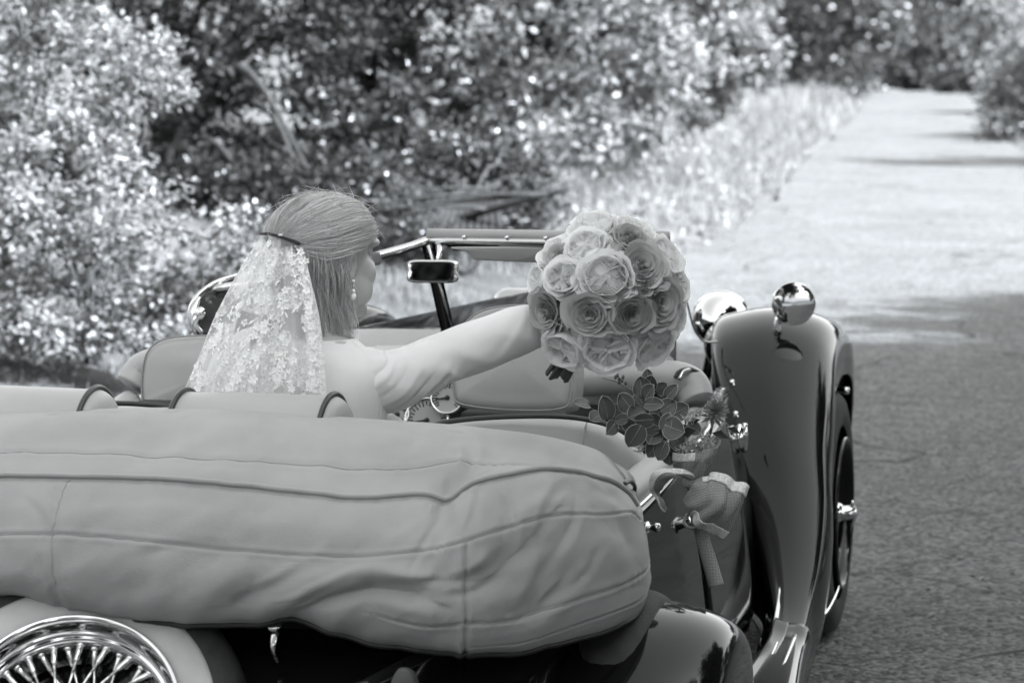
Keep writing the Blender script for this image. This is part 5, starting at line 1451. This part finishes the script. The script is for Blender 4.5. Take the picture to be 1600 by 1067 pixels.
for pts in ([(560, 480), (470, 380), (400, 320), (300, 300), (200, 262), (120, 222)], [(560, 480), (480, 330), (420, 220), (330, 160), (250, 110), (175, 88)], [(560, 480), (520, 330), (460, 210), (415, 145), (380, 80)], [(560, 480), (400, 380), (280, 330), (225, 270)], [(580, 480), (560, 350), (540, 240), (490, 170)]):
    P = [at(*CQ(x, y), y=YP + .012 * i % .03) for i, (x, y) in enumerate(pts)]
    mk('stem', tube(P, [.0028, .002, .0014, .0008], 7, 40), EM, pz)
for cx, cy in ((235, 85), (252, 92), (265, 100), (250, 108), (270, 84), (282, 112), (244, 76)):
    mk('bud', ell(at(*CQ(cx, cy), y=YP), (.0034, .0034, .0046), 10, 8), EUC, pz)
# thistle head: a ball of fine spikes over pointed bracts
thc = at(1118, 642, y=YP - .02)
tg = np.random.default_rng(9); TG = []
tax2 = unit(np.array([.35, -.45, .8]))
for _ in range(420):
    d = unit(tg.normal(size=3)); d = unit(d + tax2 * .45)
    r = .027 * tg.uniform(.75, 1.05)
    TG.append(tube([thc + d * .006, thc + d * r * .6, thc + d * r + tax2 * .003], [.0011, .0009, .0003], 3, caps=False))
th = mk('thistle', join(*TG), leafmat('thistle_spikes', .26, .5, trans=.1, rough=.6), pz, smooth=False)
mk('thistle_heart', ell(thc - tax2 * .002, (.012,) * 3, 16, 10), M('thistle_heart', .10, .7), th)
TGm = leafmat('thistle_bracts', .10, .2, trans=.1)
for a in np.linspace(0, 2 * math.pi, 9, endpoint=False):
    u, v, d = frame(tax2); e = math.cos(a) * u + math.sin(a) * v
    b = thc - d * .016
    V, F = leaf_mesh(np.array([b]), np.array([unit(e - d * .1)]), np.array([d]), np.array([.036]), np.array([.010]))
    mk('bract', (V, F), TGm, th, smooth=False)
mk('stem', tube([thc - tax2 * .012, at(1105, 690, y=YP), tip], [.003, .0026, .0026], 8, 14), EM, pz)
for px, py, L, ang in ((1088, 672, .040, 120), (1112, 676, .038, 40), (1136, 668, .030, 10), (1094, 655, .026, 150)):
    a = R(ang); dd = unit(math.cos(a) * RT + math.sin(a) * UP * .4 - UP * .5 + FW * .1)
    V, F = leaf_mesh(np.array([at(px, py, y=YP - .03)]), np.array([dd]), np.array([unit(-FW + UP * .4)]), np.array([L]), np.array([L * .5]))
    mk('leaf', (V, F), DEEP, pz, smooth=False)
# little starry filler flowers
FG = []
fr_ = np.random.default_rng(15)
for cx, cy, sp, k in ((585, 395, 22, 26), (635, 405, 28, 34), (560, 410, 16, 14), (600, 245, 12, 16), (690, 180, 16, 12), (575, 270, 14, 14), (345, 410, 12, 10), (640, 355, 16, 14)):
    for _ in range(k):
        c = at(*CQ(cx + fr_.normal(0, sp), cy + fr_.normal(0, sp * .7)), y=YP - .03 + fr_.normal(0, .008))
        for q in range(6):
            d = unit(fr_.normal(size=3) - FW * .8 + UP * .3); FG.append(tube([c, c + d * .009], [.0013, .0004], 3, caps=False))
mk('filler_flowers', join(*FG), leafmat('filler_flowers', .4, .7, trans=.2, rough=.7), pz, smooth=False, kind='stuff')

# burlap: woven cloth with a lace border
def burlap(name, v):
    m = M(name, v, .9, spec=.1); n = m.node_tree.nodes; l = m.node_tree.links; b = n['Principled BSDF']
    tc = n.new('ShaderNodeTexCoord'); 
    w1 = n.new('ShaderNodeTexWave'); w1.inputs['Scale'].default_value = 110; w1.inputs['Distortion'].default_value = 3.2; w1.bands_direction = 'X'
    w2 = n.new('ShaderNodeTexWave'); w2.inputs['Scale'].default_value = 110; w2.inputs['Distortion'].default_value = 3.2; w2.bands_direction = 'Z'
    for w_ in (w1, w2): l.new(tc.outputs['Object'], w_.inputs['Vector'])
    mm = n.new('ShaderNodeMath'); mm.operation = 'MULTIPLY'; l.new(w1.outputs['Fac'], mm.inputs[0]); l.new(w2.outputs['Fac'], mm.inputs[1])
    rp = n.new('ShaderNodeValToRGB'); rp.color_ramp.elements[0].color = g(v * .6); rp.color_ramp.elements[1].color = g(v * 1.4); l.new(mm.outputs[0], rp.inputs['Fac']); l.new(rp.outputs[0], b.inputs['Base Color'])
    bp = n.new('ShaderNodeBump'); bp.inputs['Strength'].default_value = .8; bp.inputs['Distance'].default_value = .0015; l.new(mm.outputs[0], bp.inputs['Height']); l.new(bp.outputs[0], b.inputs['Normal'])
    return m
BUR = burlap('burlap', .36)
LAC = M('cotton_lace', .62, .85, var=.25, vscale=260, bump=.8, bscale=300, bdist=.002)
def cloth(name, rows, nr, nc, mat, par, wob=.0025, seed=0, th=.0022):
    ctrl = np.array([[at(*CQ(x, y), y=YP + dy) for x, y, dy in row] for row in rows])
    P = patch(ctrl, nr, nc); N_ = normals(P)
    u = np.linspace(0, 1, nc)[None]; v = np.linspace(0, 1, nr)[:, None]
    P = P + N_ * (wob * (np.sin(u * 13 + seed) + .6 * np.sin(u * 23 + v * 4 + seed * 2)))[..., None]
    return mk(name, thick(P, th), mat, par), P
def lace_edge(P, par, off=1, w=.0012):
    """scalloped edging sewn along the last rows of a cloth"""
    N_ = normals(P)
    if (N_ @ (CAM - P[len(P) // 2, P.shape[1] // 2])).mean() < 0: N_ = -N_
    return mk('lace_border', thick((P + N_ * w * 1.6), .002), LAC, par)
# collar round the leaves
c1, P1 = cloth('burlap_wrap', [[(492, 425, -.02), (560, 428, -.05), (630, 420, -.055), (690, 395, -.05), (708, 365, -.03)], [(495, 465, -.015), (560, 470, -.05), (620, 460, -.06), (670, 440, -.05), (690, 410, -.02)], [(500, 490, .0), (560, 500, -.04), (600, 505, -.05), (640, 490, -.045), (660, 460, -.01)], [(545, 545, .0), (570, 550, -.035), (595, 550, -.04), (615, 545, -.035), (625, 530, .0)]], 30, 50, BUR, pz, seed=1)
lace_edge(P1[:9, :20], c1)
cloth('burlap_wrap', [[(500, 440, .05), (560, 430, .07), (640, 400, .07), (700, 370, .03)], [(545, 545, .01), (570, 545, .02), (595, 545, .02), (620, 530, .01)]], 16, 30, BUR, pz, seed=4)
mk('knot', join(ell(at(*CQ(578, 560), y=YP - .035), (.019, .016, .013), 20, 12, .9)), BUR, pz)
# tail that loops out to the left and hangs
c2, P2 = cloth('ribbon_tail', [[(600, 525, -.04), (540, 500, -.06), (470, 492, -.07), (415, 515, -.06), (387, 560, -.05), (392, 600, -.04), (425, 640, -.05), (460, 688, -.05)],
                               [(600, 545, -.035), (545, 525, -.07), (485, 518, -.085), (440, 540, -.075), (415, 580, -.06), (418, 610, -.05), (440, 645, -.055), (466, 686, -.052)],
                               [(602, 560, -.03), (550, 542, -.065), (500, 538, -.08), (462, 560, -.065), (443, 590, -.05), (440, 615, -.045), (452, 645, -.05), (472, 680, -.05)]], 16, 70, BUR, pz, wob=.003, seed=2)
lace_edge(P2[:7, :], c2)
# bow loop to the right: upper face with its lace hem, body that narrows to the knot
c3, P3 = cloth('bow_loop', [[(605, 556, -.04), (650, 525, -.06), (690, 518, -.07), (745, 535, -.07), (800, 560, -.06), (832, 574, -.05)],
                            [(600, 575, -.06), (650, 560, -.085), (700, 575, -.09), (735, 600, -.09), (780, 620, -.085), (806, 640, -.06)],
                            [(585, 590, -.06), (640, 620, -.10), (690, 650, -.11), (730, 670, -.105), (760, 690, -.09), (775, 698, -.06)],
                            [(560, 620, -.055), (600, 670, -.09), (640, 700, -.10), (690, 725, -.10), (730, 745, -.085), (745, 752, -.06)],
                            [(545, 640, -.05), (570, 690, -.07), (600, 740, -.08), (640, 775, -.08), (690, 798, -.07), (712, 792, -.055)]], 44, 60, BUR, pz, wob=.0045, seed=5)
lace_edge(P3[:9, 6:], c3); lace_edge(P3[36:, 12:], c3)
cloth('bow_loop', [[(605, 556, -.03), (690, 522, -.02), (760, 545, -.02), (832, 576, -.045)], [(600, 590, -.02), (680, 600, .0), (760, 620, .0), (800, 640, -.05)], [(560, 640, -.02), (620, 720, .0), (680, 770, -.01), (712, 790, -.05)]], 20, 30, BUR, pz, seed=6)
# wrapped stems hanging below
TW = [at(*CQ(590, 700), y=YP - .035), at(*CQ(622, 790), y=YP - .035), at(*CQ(655, 900), y=YP - .045), at(*CQ(690, 1022), y=YP - .05)]
mk('stem_wrap', tube(TW, [.010, .0135, .0150, .0160], 24, 40), BUR, pz)
mk('handle_loop', tube([at(*CQ(560, 700), y=YP - .03), at(*CQ(545, 740), y=YP - .05), at(*CQ(580, 765), y=YP - .06), at(*CQ(620, 740), y=YP - .04), at(*CQ(590, 690), y=YP - .03)], .0035, 8, 30), BUR, pz)
